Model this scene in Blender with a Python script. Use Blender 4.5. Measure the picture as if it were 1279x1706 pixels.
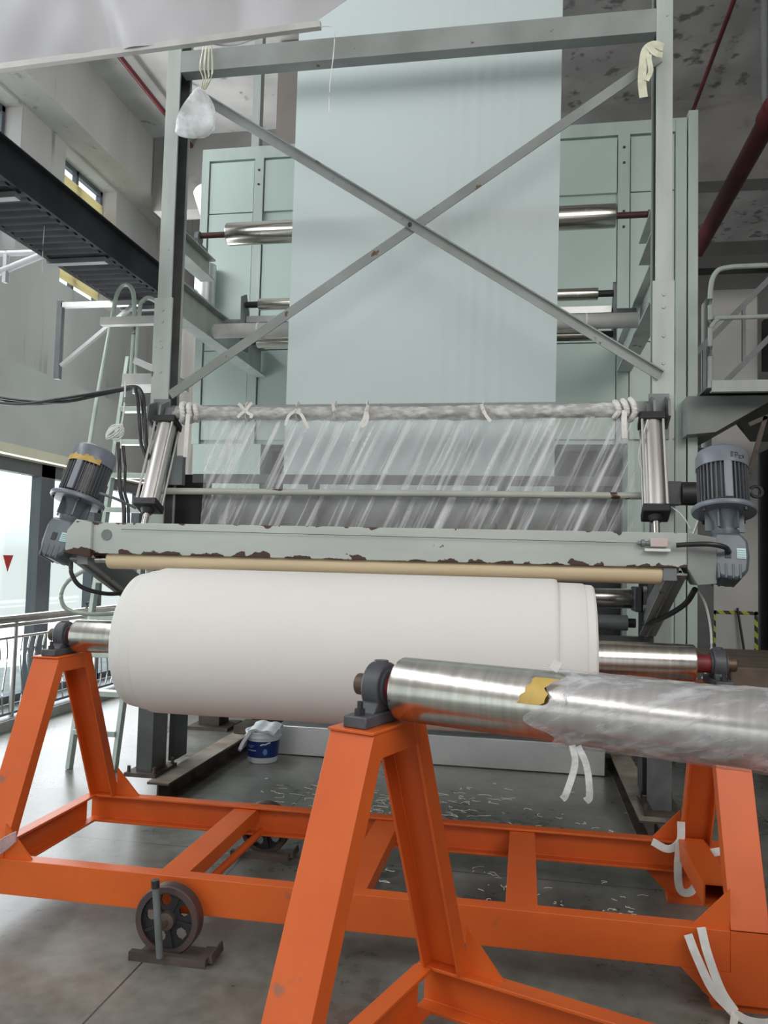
import bpy, bmesh, math, random
from mathutils import Vector, Matrix
random.seed(7)
PI = math.pi
S = bpy.context.scene
C = S.collection
for o in list(bpy.data.objects): bpy.data.objects.remove(o)

# ------------------------------------------------------------------ camera
cam = bpy.data.cameras.new('camera'); co = bpy.data.objects.new('camera', cam); C.objects.link(co)
F = Vector((-0.17351573, 0.98298127, 0.06033334)); R = Vector((0.98472842, 0.17228714, 0.02504167)); U = Vector((-0.01422083, -0.06375707, 0.99786412))
M = Matrix((R, U, -F)).transposed().to_4x4(); M.translation = Vector((0, 0, 1.6)); co.matrix_world = M
cam.sensor_fit = 'VERTICAL'; cam.sensor_height = 36.0; cam.lens = 36.0 * 1338.74 / 1706.0; cam.clip_start = 0.05; cam.clip_end = 200
cam.shift_x = -0.5 / 1706
S.camera = co
# ------------------------------------------------------------------ world and light
W = bpy.data.worlds.new('daylight'); S.world = W; W.use_nodes = True
wn = W.node_tree.nodes; wl = W.node_tree.links
bg = wn['Background']; tc = wn.new('ShaderNodeTexCoord'); sx = wn.new('ShaderNodeSeparateXYZ'); rp = wn.new('ShaderNodeValToRGB')
wl.new(tc.outputs['Generated'], sx.inputs[0]); wl.new(sx.outputs['Z'], rp.inputs[0]); wl.new(rp.outputs[0], bg.inputs[0])
rp.color_ramp.elements[0].color = (0.45, 0.45, 0.43, 1); rp.color_ramp.elements[0].position = 0.0
rp.color_ramp.elements[1].color = (0.86, 0.93, 1.0, 1); rp.color_ramp.elements[1].position = 0.08
bg.inputs[1].default_value = 1.9
def area(name, loc, rot, sx_, sy_, power, col=(1, 1, 1)):
    l = bpy.data.lights.new(name, 'AREA'); l.shape = 'RECTANGLE'; l.size = sx_; l.size_y = sy_; l.energy = power; l.color = col
    o = bpy.data.objects.new(name, l); C.objects.link(o); o.location = loc; o.rotation_euler = rot; return o
# daylight coming in through the long glazed left side and the high windows of the hall
area('window_daylight', (-5.2, 8.8, 1.5), (0, math.radians(-90), 0), 2.4, 9.0, 230, (0.97, 0.98, 1.0))
area('high_window_daylight', (-5.0, 4.0, 5.4), (0, math.radians(-80), 0), 1.4, 16.0, 340, (0.96, 0.98, 1.0))
sun = bpy.data.lights.new('sun', 'SUN'); sun.energy = 13; sun.angle = .02; sun.color = (1, .96, .9)
so = bpy.data.objects.new('sun', sun); C.objects.link(so); so.rotation_euler = Vector((-.2, -.6, -.72)).to_track_quat('-Z', 'Y').to_euler()
# added fill light, out of view behind the camera, brightens the left wall
area('left_wall_fill', (3.0, -2.5, 6.2), Vector((-9, 9, -2.0)).to_track_quat('-Z', 'Y').to_euler(), 7, 4, 400, (1.0, 0.97, 0.93))
S.view_settings.view_transform = 'Standard'; S.view_settings.look = 'None'; S.view_settings.gamma = 1.0
S.view_settings.use_curve_mapping = False
S.view_settings.exposure = 0.28

# ------------------------------------------------------------------ materials
def nmat(name):
    m = bpy.data.materials.new(name); m.use_nodes = True
    n = m.node_tree.nodes; l = m.node_tree.links
    return m, n, l, n['Principled BSDF']
def c4(c): return (c[0], c[1], c[2], 1)
def mat(name, col, rough=0.5, metal=0.0, var=0.0, scale=4.0, col2=None, bump=0.0, stretch=(1, 1, 1), detail=4.0, spec=0.5, lo=0.35, hi=0.65, coat=0):
    m, n, l, b = nmat(name)
    b.inputs['Roughness'].default_value = rough; b.inputs['Metallic'].default_value = metal
    b.inputs['Specular IOR Level'].default_value = spec
    if coat: b.inputs['Coat Weight'].default_value = coat
    if col2 is None and var > 0: col2 = tuple(max(0, x * (1 - var)) for x in col)
    if col2 is None: b.inputs['Base Color'].default_value = c4(col)
    else:
        t = n.new('ShaderNodeTexCoord'); mp = n.new('ShaderNodeMapping'); mp.inputs['Scale'].default_value = stretch
        nz = n.new('ShaderNodeTexNoise'); nz.inputs['Scale'].default_value = scale; nz.inputs['Detail'].default_value = detail
        cr = n.new('ShaderNodeValToRGB'); cr.color_ramp.elements[0].position = lo; cr.color_ramp.elements[1].position = hi
        cr.color_ramp.elements[0].color = c4(col2); cr.color_ramp.elements[1].color = c4(col)
        l.new(t.outputs['Object'], mp.inputs[0]); l.new(mp.outputs[0], nz.inputs['Vector']); l.new(nz.outputs[0], cr.inputs[0]); l.new(cr.outputs[0], b.inputs['Base Color'])
        if bump:
            bp = n.new('ShaderNodeBump'); bp.inputs['Strength'].default_value = bump; bp.inputs['Distance'].default_value = 0.01
            l.new(nz.outputs[0], bp.inputs['Height']); l.new(bp.outputs[0], b.inputs['Normal'])
    return m
def overlay(m, col, scale, thr, width=0.03, stretch=(1, 1, 1), mask=None, detail=6.0, rough=None):
    """chips / stains with a shape of their own on top of a material; mask=(axis, centre, half width) in object space"""
    n = m.node_tree.nodes; l = m.node_tree.links; b = n['Principled BSDF']
    t = n.new('ShaderNodeTexCoord'); mp = n.new('ShaderNodeMapping'); mp.inputs['Scale'].default_value = stretch
    nz = n.new('ShaderNodeTexNoise'); nz.inputs['Scale'].default_value = scale; nz.inputs['Detail'].default_value = detail
    l.new(t.outputs['Object'], mp.inputs[0]); l.new(mp.outputs[0], nz.inputs['Vector'])
    val = nz.outputs[0]
    if mask:
        sp = n.new('ShaderNodeSeparateXYZ'); l.new(t.outputs['Object'], sp.inputs[0])
        mr = n.new('ShaderNodeMapRange'); mr.inputs['From Min'].default_value = mask[1]; mr.inputs['From Max'].default_value = mask[2]
        mr.inputs['To Min'].default_value = mask[3]; mr.inputs['To Max'].default_value = mask[4]
        l.new(sp.outputs[mask[0]], mr.inputs['Value'])
        ad = n.new('ShaderNodeMath'); ad.operation = 'ADD'; l.new(val, ad.inputs[0]); l.new(mr.outputs[0], ad.inputs[1]); val = ad.outputs[0]
    cr = n.new('ShaderNodeMapRange'); cr.inputs['From Min'].default_value = thr; cr.inputs['From Max'].default_value = thr + width
    l.new(val, cr.inputs['Value'])
    mx = n.new('ShaderNodeMix'); mx.data_type = 'RGBA'; mx.inputs['B'].default_value = c4(col)
    l.new(cr.outputs[0], mx.inputs['Factor'])
    old = b.inputs['Base Color']
    if old.is_linked: l.new(old.links[0].from_socket, mx.inputs['A'])
    else: mx.inputs['A'].default_value = old.default_value
    l.new(mx.outputs['Result'], old)
    return m
PAINT = overlay(mat('green_grey_machine_paint', (0.43, 0.475, 0.45), 0.42, var=0.16, scale=3, stretch=(3, 3, .6)), (0.10, 0.055, 0.03), 9, 0.70)
PAINTD = overlay(mat('dull_green_grey_paint', (0.28, 0.305, 0.295), 0.5, var=0.25, scale=3), (0.10, 0.055, 0.03), 9, 0.68)
BEAMP = mat('chipped_beam_paint', (0.47, 0.51, 0.48), 0.45, var=0.14, scale=3, stretch=(.5, 2, 2))
overlay(BEAMP, (0.05, 0.02, 0.012), 17, 0.60, 0.02, mask=(2, 1.597, 1.64, 0.20, -0.14), stretch=(.7, 1, 1), detail=9)
overlay(BEAMP, (0.06, 0.03, 0.02), 12, 0.66, 0.02, mask=(2, 1.745, 1.768, -0.05, 0.13))
OVEN = mat('pale_green_panel_paint', (0.46, 0.56, 0.525), 0.38, var=0.10, scale=0.8)
OVENS = mat('pale_green_strip_paint', (0.45, 0.53, 0.495), 0.4, var=0.15, scale=2, stretch=(2, 2, .4))
ORANGE = overlay(mat('orange_paint', (0.66, 0.125, 0.02), 0.40, col2=(0.58, 0.10, 0.018), scale=2.5, spec=0.4), (0.30, 0.12, 0.07), 7, 0.70, 0.05)
ORDUST = mat('dusty_orange_paint', (0.62, 0.20, 0.09), 0.6, col2=(0.42, 0.22, 0.16), scale=5)
def steel(name, col, rough, sx=(0.3, 60, 60), dirt=None):
    m = mat(name, col, rough, 1.0, col2=tuple(x * .72 for x in col), scale=3, stretch=sx, lo=0.3, hi=0.7)
    n = m.node_tree.nodes; l = m.node_tree.links
    nz = [x for x in n if x.type == 'TEX_NOISE'][0]
    mr = n.new('ShaderNodeMapRange'); mr.inputs['To Min'].default_value = rough * .75; mr.inputs['To Max'].default_value = rough * 1.3
    l.new(nz.outputs[0], mr.inputs['Value']); l.new(mr.outputs[0], n['Principled BSDF'].inputs['Roughness'])
    if dirt: overlay(m, dirt, 18, 0.66, 0.05, stretch=(1, 1, 1))
    return m
STEEL = steel('turned_steel', (0.66, 0.63, 0.59), 0.24, sx=(14, .4, .4))
CHROME = steel('worn_roller_steel', (0.68, 0.66, 0.60), 0.2, dirt=(0.75, 0.75, 0.72))
ALU = steel('cylinder_aluminium', (0.74, 0.72, 0.70), 0.42, sx=(4, 4, .5))
STAIN = mat('stainless_sheet', (0.70, 0.71, 0.70), 0.38, 0.7, var=0.15, scale=3)
CAST = mat('dark_cast_iron_paint', (0.085, 0.09, 0.105), 0.45, var=0.4, scale=8, bump=0.25)
BLACK = mat('black_metal', (0.022, 0.022, 0.024), 0.5)
RUBBERB = mat('black_rubber_hose', (0.02, 0.02, 0.022), 0.42)
REDP = mat('red_primer', (0.20, 0.02, 0.025), 0.5, var=0.4, scale=10)
BROWN = mat('rusty_shaft_end', (0.17, 0.12, 0.09), 0.5, 0.5, var=0.4, scale=12)
DRED = mat('dark_red_shaft', (0.10, 0.035, 0.035), 0.5, var=0.3, scale=6)
MOTOR = mat('blue_grey_motor_paint', (0.19, 0.215, 0.26), 0.35, var=0.25, scale=6)
MOTORF = mat('dark_motor_body', (0.10, 0.108, 0.12), 0.42, var=0.3, scale=6)
GEARP = mat('gearbox_paint', (0.11, 0.14, 0.165), 0.38, var=0.3, scale=8)
BEIGE = mat('beige_rubber_roller', (0.68, 0.54, 0.35), 0.5, var=0.15, scale=2, stretch=(.4, 3, 3))
def fabmat():
    m = bpy.data.materials.new('cool_tinted_fabric_web'); m.use_nodes = True; n = m.node_tree.nodes; l = m.node_tree.links; n.clear()
    o = n.new('ShaderNodeOutputMaterial'); mx = n.new('ShaderNodeMixShader'); d = n.new('ShaderNodeBsdfDiffuse'); t = n.new('ShaderNodeBsdfTranslucent')
    d.inputs[0].default_value = (.80, .89, .90, 1); t.inputs[0].default_value = (.80, .90, .92, 1); mx.inputs[0].default_value = .45  # cool daylight tint put into the colour of the white cloth
    l.new(d.outputs[0], mx.inputs[1]); l.new(t.outputs[0], mx.inputs[2]); l.new(mx.outputs[0], o.inputs[0]); return m
FAB = fabmat()
FABR = mat('white_wound_fabric', (0.74, 0.725, 0.705), 0.85, var=0.02, scale=3, spec=0.15)
FABE = mat('fabric_roll_edge', (0.80, 0.79, 0.76), 0.9, col2=(0.60, 0.59, 0.56), scale=40, stretch=(.1, 1, 1))
TIE = mat('white_cloth_tie', (0.78, 0.77, 0.74), 0.8, var=0.15, scale=20)
YTIE = mat('cream_cloth_tie', (0.74, 0.74, 0.58), 0.8, var=0.2, scale=20)
TARP = mat('pale_tarpaulin', (0.47, 0.47, 0.50), 0.5, var=0.12, scale=2.5, stretch=(1, 1, .4))
BAR = mat('grey_bar', (0.50, 0.50, 0.49), 0.45, var=0.2, scale=5)
ALUL = mat('ladder_paint', (0.50, 0.58, 0.53), 0.4, 0.2, var=0.25, scale=5)
DARKG = mat('dark_walkway_sheet', (0.055, 0.057, 0.064), 0.8, 0.0, var=0.35, scale=3, spec=0.15)
RUST = mat('rusty_dark_steel', (0.11, 0.085, 0.07), 0.6, 0.2, var=0.55, scale=7, bump=0.3)
RUSTL = mat('dusty_beam_top', (0.36, 0.33, 0.28), 0.65, 0.1, col2=(0.20, 0.15, 0.11), scale=5)
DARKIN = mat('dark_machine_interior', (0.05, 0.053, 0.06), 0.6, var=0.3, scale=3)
MIDG = mat('mid_grey_steel', (0.20, 0.215, 0.225), 0.5, 0.2, var=0.25, scale=4)
POSTD = mat('dark_foot_paint', (0.115, 0.122, 0.122), 0.45, var=0.3, scale=7)
SSRAIL = steel('polished_railing_steel', (0.62, 0.62, 0.60), 0.22, sx=(2, 2, 2))
MULL = mat('dark_window_frame', (0.11, 0.12, 0.14), 0.4, var=0.15, scale=3)
WPAINT = mat('white_gloss_tube', (0.72, 0.74, 0.78), 0.35, var=0.15, scale=5)
WHITEP = mat('off_white_board', (0.62, 0.63, 0.62), 0.6, var=0.08, scale=2)
BUCKB = mat('blue_bucket_label', (0.012, 0.03, 0.16), 0.3, var=0.15, scale=4)
BUCKW = mat('white_bucket_plastic', (0.66, 0.70, 0.74), 0.35)
YEL = mat('yellow_adhesive_tape', (0.58, 0.40, 0.10), 0.45, var=0.3, scale=14)
LBL = mat('pale_label', (0.45, 0.66, 0.68), 0.4)
REDS = mat('red_sticker', (0.55, 0.03, 0.03), 0.4)
REDPIPE = mat('dark_red_pipe_paint', (0.16, 0.025, 0.03), 0.4, var=0.35, scale=3)
BROWNP = mat('brown_dusty_top', (0.16, 0.12, 0.09), 0.6, var=0.4, scale=6)
PINK = mat('pinkish_grey_switch', (0.55, 0.45, 0.43), 0.5)
CURB = mat('concrete_curb', (0.42, 0.41, 0.38), 0.7, var=0.25, scale=4)
WHITEC = mat('white_cable', (0.70, 0.71, 0.69), 0.5)

def film(name, alpha_lo, alpha_hi, scale, stretch, col=(0.86, 0.88, 0.9), rot=0.0, rough=0.25, lo=.42, hi=.68, bump=.35):
    m, n, l, b = nmat(name)
    b.inputs['Base Color'].default_value = c4(col); b.inputs['Roughness'].default_value = rough
    t = n.new('ShaderNodeTexCoord'); mp = n.new('ShaderNodeMapping'); mp.inputs['Scale'].default_value = stretch; mp0 = n.new('ShaderNodeMapping'); mp0.inputs['Rotation'].default_value = (0, rot, 0)
    nz = n.new('ShaderNodeTexNoise'); nz.inputs['Scale'].default_value = scale; nz.inputs['Detail'].default_value = 5
    l.new(t.outputs['Object'], mp0.inputs[0]); l.new(mp0.outputs[0], mp.inputs[0]); l.new(mp.outputs[0], nz.inputs['Vector'])
    mr = n.new('ShaderNodeMapRange'); mr.inputs['From Min'].default_value = lo; mr.inputs['From Max'].default_value = hi
    mr.inputs['To Min'].default_value = alpha_lo; mr.inputs['To Max'].default_value = alpha_hi
    l.new(nz.outputs[0], mr.inputs['Value']); l.new(mr.outputs[0], b.inputs['Alpha'])
    bp = n.new('ShaderNodeBump'); bp.inputs['Strength'].default_value = bump; bp.inputs['Distance'].default_value = 0.01
    l.new(nz.outputs[0], bp.inputs['Height']); l.new(bp.outputs[0], b.inputs['Normal'])
    return m
FILM = film('clear_plastic_curtain', 0.20, 0.78, 5, (5.5, .5, .22), rot=math.radians(-24), lo=.50, hi=.72)
WRAP = film('stretch_wrap', 0.22, 0.70, 5, (1.5, 6, 6), col=(0.62, 0.62, 0.65), rot=math.radians(25), rough=0.38, bump=.5, lo=.45, hi=.72)
WRAPT = film('crumpled_wrap', 0.35, 0.85, 14, (1, 2, 2), col=(0.72, 0.72, 0.72), rough=0.35, bump=.7)
BAG = film('plastic_bag_film', 0.35, 0.85, 12, (1, 1, 1), col=(0.82, 0.85, 0.86), rough=0.3, bump=.6)
def glass():
    m = bpy.data.materials.new('window_glass'); m.use_nodes = True; n = m.node_tree.nodes; l = m.node_tree.links
    n.clear(); o = n.new('ShaderNodeOutputMaterial'); mx = n.new('ShaderNodeMixShader'); tr = n.new('ShaderNodeBsdfTransparent'); gl = n.new('ShaderNodeBsdfGlossy')
    mx.inputs[0].default_value = .06; tr.inputs[0].default_value = (0.90, 0.96, 0.97, 1); gl.inputs['Roughness'].default_value = 0.03
    l.new(tr.outputs[0], mx.inputs[1]); l.new(gl.outputs[0], mx.inputs[2]); l.new(mx.outputs[0], o.inputs[0]); return m
GLASS = glass()
def floor_mat():
    m, n, l, b = nmat('polished_concrete')
    t = n.new('ShaderNodeTexCoord')
    n1 = n.new('ShaderNodeTexNoise'); n1.inputs['Scale'].default_value = 1.1; n1.inputs['Detail'].default_value = 8; n1.inputs['Roughness'].default_value = .6
    n2 = n.new('ShaderNodeTexNoise'); n2.inputs['Scale'].default_value = 14; n2.inputs['Detail'].default_value = 6
    l.new(t.outputs['Object'], n1.inputs['Vector']); l.new(t.outputs['Object'], n2.inputs['Vector'])
    ad = n.new('ShaderNodeMath'); ad.operation = 'MULTIPLY_ADD'; ad.inputs[1].default_value = .35; l.new(n2.outputs[0], ad.inputs[0]); l.new(n1.outputs[0], ad.inputs[2])
    cr = n.new('ShaderNodeValToRGB'); cr.color_ramp.elements[0].position = .48; cr.color_ramp.elements[1].position = .86
    cr.color_ramp.elements[0].color = (0.075, 0.078, 0.068, 1); cr.color_ramp.elements[1].color = (0.245, 0.245, 0.222, 1)
    l.new(ad.outputs[0], cr.inputs[0])
    br = n.new('ShaderNodeTexBrick'); br.offset = 0; br.inputs['Scale'].default_value = 1; br.inputs['Brick Width'].default_value = 3.0; br.inputs['Row Height'].default_value = 2.07
    br.inputs['Mortar Size'].default_value = .004; br.inputs['Mortar Smooth'].default_value = 0
    mp = n.new('ShaderNodeMapping'); mp.inputs['Location'].default_value = (1.46 + 0.0, -4.28 + 4.14, 0); l.new(t.outputs['Object'], mp.inputs[0]); l.new(mp.outputs[0], br.inputs['Vector'])
    mx = n.new('ShaderNodeMix'); mx.data_type = 'RGBA'; mx.inputs['B'].default_value = (0.04, 0.04, 0.035, 1)
    l.new(br.outputs['Fac'], mx.inputs['Factor']); l.new(cr.outputs[0], mx.inputs['A']); l.new(mx.outputs['Result'], b.inputs['Base Color'])
    mr = n.new('ShaderNodeMapRange'); mr.inputs['To Min'].default_value = .10; mr.inputs['To Max'].default_value = .40; l.new(ad.outputs[0], mr.inputs['Value']); l.new(mr.outputs[0], b.inputs['Roughness'])
    bp = n.new('ShaderNodeBump'); bp.inputs['Strength'].default_value = .12; bp.inputs['Distance'].default_value = .02; l.new(n1.outputs[0], bp.inputs['Height']); l.new(bp.outputs[0], b.inputs['Normal'])
    return m
FLOOR = floor_mat()
WALL = overlay(mat('stained_plaster', (0.60, 0.575, 0.565), 0.85, var=0.18, scale=1.2, stretch=(1, 1, .25)), (0.30, 0.28, 0.26), 3.5, 0.62, 0.14, stretch=(2.2, 2.2, .2))
WALL2 = mat('smooth_plaster_band', (0.60, 0.585, 0.565), 0.8, var=0.12, scale=1.5)
BOUNCE = mat('cream_bounce_tint', (0.80, 0.74, 0.58), 0.8, var=0.06, scale=3)
CEIL = overlay(mat('mottled_ceiling', (0.56, 0.55, 0.54), 0.85, var=0.3, scale=1.4), (0.20, 0.195, 0.19), 6, 0.60, 0.10, mask=(0, -5, 3, -0.06, 0.05))
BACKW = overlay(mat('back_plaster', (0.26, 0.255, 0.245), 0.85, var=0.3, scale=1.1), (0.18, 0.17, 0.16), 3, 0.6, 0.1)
BLIND = bpy.data.materials.new('cream_blind'); BLIND.use_nodes = True
_n = BLIND.node_tree.nodes; _n.clear(); _o = _n.new('ShaderNodeOutputMaterial'); _m = _n.new('ShaderNodeMixShader'); _d = _n.new('ShaderNodeBsdfDiffuse'); _t = _n.new('ShaderNodeBsdfTranslucent')
_d.inputs[0].default_value = (.75, .62, .36, 1); _t.inputs[0].default_value = (.62, .48, .22, 1); _m.inputs[0].default_value = .6
BLIND.node_tree.links.new(_d.outputs[0], _m.inputs[1]); BLIND.node_tree.links.new(_t.outputs[0], _m.inputs[2]); BLIND.node_tree.links.new(_m.outputs[0], _o.inputs[0])
def tile_mat():
    m, n, l, b = nmat('white_wall_tile'); t = n.new('ShaderNodeTexCoord'); mp = n.new('ShaderNodeMapping'); mp.inputs['Rotation'].default_value = (PI / 2, 0, PI / 2)
    br = n.new('ShaderNodeTexBrick'); br.offset = 0; br.inputs['Scale'].default_value = 1; br.inputs['Brick Width'].default_value = .5; br.inputs['Row Height'].default_value = .33; br.inputs['Mortar Size'].default_value = .008
    br.inputs['Color1'].default_value = (.82, .82, .80, 1); br.inputs['Color2'].default_value = (.80, .80, .78, 1); br.inputs['Mortar'].default_value = (.55, .55, .53, 1)
    sp = n.new('ShaderNodeSeparateXYZ'); cb = n.new('ShaderNodeCombineXYZ'); l.new(t.outputs['Object'], sp.inputs[0]); l.new(sp.outputs[1], cb.inputs[0]); l.new(sp.outputs[2], cb.inputs[1])
    l.new(cb.outputs[0], br.inputs['Vector']); l.new(br.outputs[0], b.inputs['Base Color']); b.inputs['Roughness'].default_value = .4; return m
TILE = tile_mat()
def hazard():
    m, n, l, b = nmat('hazard_tape'); t = n.new('ShaderNodeTexCoord'); sp = n.new('ShaderNodeSeparateXYZ'); l.new(t.outputs['Object'], sp.inputs[0])
    a = n.new('ShaderNodeMath'); a.operation = 'ADD'; l.new(sp.outputs[0], a.inputs[0]); l.new(sp.outputs[2], a.inputs[1])
    f = n.new('ShaderNodeMath'); f.operation = 'PINGPONG'; f.inputs[1].default_value = .06; l.new(a.outputs[0], f.inputs[0])
    g = n.new('ShaderNodeMath'); g.operation = 'GREATER_THAN'; g.inputs[1].default_value = .03; l.new(f.outputs[0], g.inputs[0])
    mx = n.new('ShaderNodeMix'); mx.data_type = 'RGBA'; mx.inputs['A'].default_value = (.03, .03, .03, 1); mx.inputs['B'].default_value = (.55, .60, .05, 1)
    l.new(g.outputs[0], mx.inputs['Factor']); l.new(mx.outputs['Result'], b.inputs['Base Color']); return m
HAZ = hazard()

# ------------------------------------------------------------------ mesh helpers
def nb(): return bmesh.new()
def obj(name, bm, m=None, parent=None, bevel=0, smooth=32, solid=0):
    bmesh.ops.recalc_face_normals(bm, faces=bm.faces)
    for f in bm.faces: f.smooth = True
    lim = math.radians(smooth)
    for e in bm.edges:
        e.smooth = len(e.link_faces) == 2 and e.calc_face_angle(0) < lim
    me = bpy.data.meshes.new(name); bm.to_mesh(me); bm.free()
    o = bpy.data.objects.new(name, me); C.objects.link(o)
    if m: me.materials.append(m)
    if parent: o.parent = parent
    if solid:
        md = o.modifiers.new('solid', 'SOLIDIFY'); md.thickness = solid
    if bevel:
        md = o.modifiers.new('bevel', 'BEVEL'); md.width = bevel; md.segments = 2; md.limit_method = 'ANGLE'
    return o
def tag(o, label, cat, group=None, kind=None):
    if label: o['label'] = label
    if cat: o['category'] = cat
    if group: o['group'] = group
    if kind: o['kind'] = kind
    return o
def thing(name, label, cat, loc=(0, 0, 0), rz=0, group=None):
    o = bpy.data.objects.new(name, None); C.objects.link(o); o.location = loc; o.rotation_euler = (0, 0, rz); o.empty_display_size = .1
    return tag(o, label, cat, group)
def struct(name, bm, m, parent=None, **k):
    o = obj(name, bm, m, parent, **k)
    if not parent: o['kind'] = 'structure'
    return o
def box(bm, x0, x1, y0, y1, z0, z1, mx=None):
    vs = [Vector((x, y, z)) for x in (x0, x1) for y in (y0, y1) for z in (z0, z1)]
    if mx is not None: vs = [mx @ v for v in vs]
    v = [bm.verts.new(p) for p in vs]
    for f in ((0, 1, 3, 2), (4, 6, 7, 5), (0, 4, 5, 1), (2, 3, 7, 6), (0, 2, 6, 4), (1, 5, 7, 3)): bm.faces.new([v[i] for i in f])
    return bm
def B(*a, **k): return box(nb(), *a, **k)
def sweep(bm, pts, sec, up=(0, 0, 1), cap=True, scales=None):
    """carry a closed 2D section (a, b) along pts; a = side, b = up"""
    pts = [Vector(p) for p in pts]; up = Vector(up); rings = []
    n = len(pts)
    for i, p in enumerate(pts):
        t = ((pts[min(i + 1, n - 1)] - p).normalized() + (p - pts[max(i - 1, 0)]).normalized())
        t.normalize()
        s = t.cross(up)
        if s.length < 1e-4: s = t.cross(Vector((0, 1, 0.01)))
        s.normalize(); u = s.cross(t).normalized()
        k = scales[i] if scales else 1
        rings.append([bm.verts.new(p + s * a * k + u * b * k) for a, b in sec])
    m = len(sec)
    for i in range(n - 1):
        for j in range(m):
            bm.faces.new((rings[i][j], rings[i][(j + 1) % m], rings[i + 1][(j + 1) % m], rings[i + 1][j]))
    if cap:
        bm.faces.new(rings[0]); bm.faces.new(rings[-1][::-1])
    return bm
def circ(r, n=16): return [(r * math.cos(2 * PI * i / n), r * math.sin(2 * PI * i / n)) for i in range(n)]
def rect(w, h): return [(-w / 2, -h / 2), (w / 2, -h / 2), (w / 2, h / 2), (-w / 2, h / 2)]
def chan(w, h, t, side=1):
    """C section: web at side*-w/2 .. opening towards +side; h along up"""
    s = side
    return [(-s * w / 2, -h / 2), (s * w / 2, -h / 2), (s * w / 2, -h / 2 + t), (-s * (w / 2 - t), -h / 2 + t), (-s * (w / 2 - t), h / 2 - t), (s * w / 2, h / 2 - t), (s * w / 2, h / 2), (-s * w / 2, h / 2)]
def hsec(w, h, t):
    """H section, flanges of width w at top and bottom (along up)"""
    a = w / 2; c = h / 2; q = t / 2
    return [(-a, -c), (a, -c), (a, -c + t), (q, -c + t), (q, c - t), (a, c - t), (a, c), (-a, c), (-a, c - t), (-q, c - t), (-q, -c + t), (-a, -c + t)]
def lathe(bm, prof, axis='X', centre=(0, 0, 0), n=40, mx=None):
    """prof: list of (along, radius)"""
    c = Vector(centre); rings = []
    for a, r in prof:
        ring = []
        for i in range(n):
            t = 2 * PI * i / n; q = (r * math.cos(t), r * math.sin(t))
            p = {'X': Vector((a, q[0], q[1])), 'Y': Vector((q[0], a, q[1])), 'Z': Vector((q[0], q[1], a))}[axis] + c
            if mx is not None: p = mx @ p
            ring.append(bm.verts.new(p))
        rings.append(ring)
    for i in range(len(rings) - 1):
        for j in range(n): bm.faces.new((rings[i][j], rings[i][(j + 1) % n], rings[i + 1][(j + 1) % n], rings[i + 1][j]))
    if prof[0][1] > 0: bm.faces.new(rings[0][::-1])
    if prof[-1][1] > 0: bm.faces.new(rings[-1])
    return bm
def tube(bm, p0, p1, r, n=16): return sweep(bm, [p0, p1], circ(r, n))
def spline(pts, k=8):
    """Catmull-Rom through pts"""
    P = [Vector(p) for p in pts]; P = [P[0] * 2 - P[1]] + P + [P[-1] * 2 - P[-2]]; out = []
    for i in range(1, len(P) - 2):
        a, b, c, d = P[i - 1], P[i], P[i + 1], P[i + 2]
        for j in range(k):
            t = j / k
            out.append(.5 * ((2 * b) + (c - a) * t + (2 * a - 5 * b + 4 * c - d) * t * t + (3 * b - 3 * c + d - a) * t ** 3))
    out.append(P[-2]); return out
def prism(bm, poly, axis, a0, a1):
    """poly of 2D points extruded along axis; axis X: poly=(y,z), Y: (x,z), Z: (x,y)"""
    def P(p, a): return {'X': (a, p[0], p[1]), 'Y': (p[0], a, p[1]), 'Z': (p[0], p[1], a)}[axis]
    v0 = [bm.verts.new(P(p, a0)) for p in poly]; v1 = [bm.verts.new(P(p, a1)) for p in poly]; n = len(poly)
    bm.faces.new(v0[::-1]); bm.faces.new(v1)
    for i in range(n): bm.faces.new((v0[i], v0[(i + 1) % n], v1[(i + 1) % n], v1[i]))
    return bm
def bolt(bm, c, r, h, axis='Y', n=6): return lathe(bm, [(0, r), (-h, r)], axis, c, n)
def sheet(fn, nu, nv):
    bm = nb(); g = [[bm.verts.new(fn(i / nu, j / nv)) for j in range(nv + 1)] for i in range(nu + 1)]
    for i in range(nu):
        for j in range(nv): bm.faces.new((g[i][j], g[i + 1][j], g[i + 1][j + 1], g[i][j + 1]))
    return bm
def ribbon(pts, w, t=.003, up=(0, 1, 0), k=6): return sweep(nb(), spline(pts, k), rect(w, t), up)

# ================================================================== SETTING
struct('floor', B(-5.3, 9, -6, 15, -.2, 0), FLOOR)
struct('ceiling', B(-6, 9, -6, 15, 7.1, 7.3), CEIL)
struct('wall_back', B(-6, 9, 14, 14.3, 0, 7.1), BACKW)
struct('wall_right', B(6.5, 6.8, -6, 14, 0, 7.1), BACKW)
struct('wall_skyblock', B(-5.3, 9, -6.3, -6, 2.6, 7.1), BACKW)                # unseen upper wall behind the camera, added to hold back sky light; open below
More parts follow.
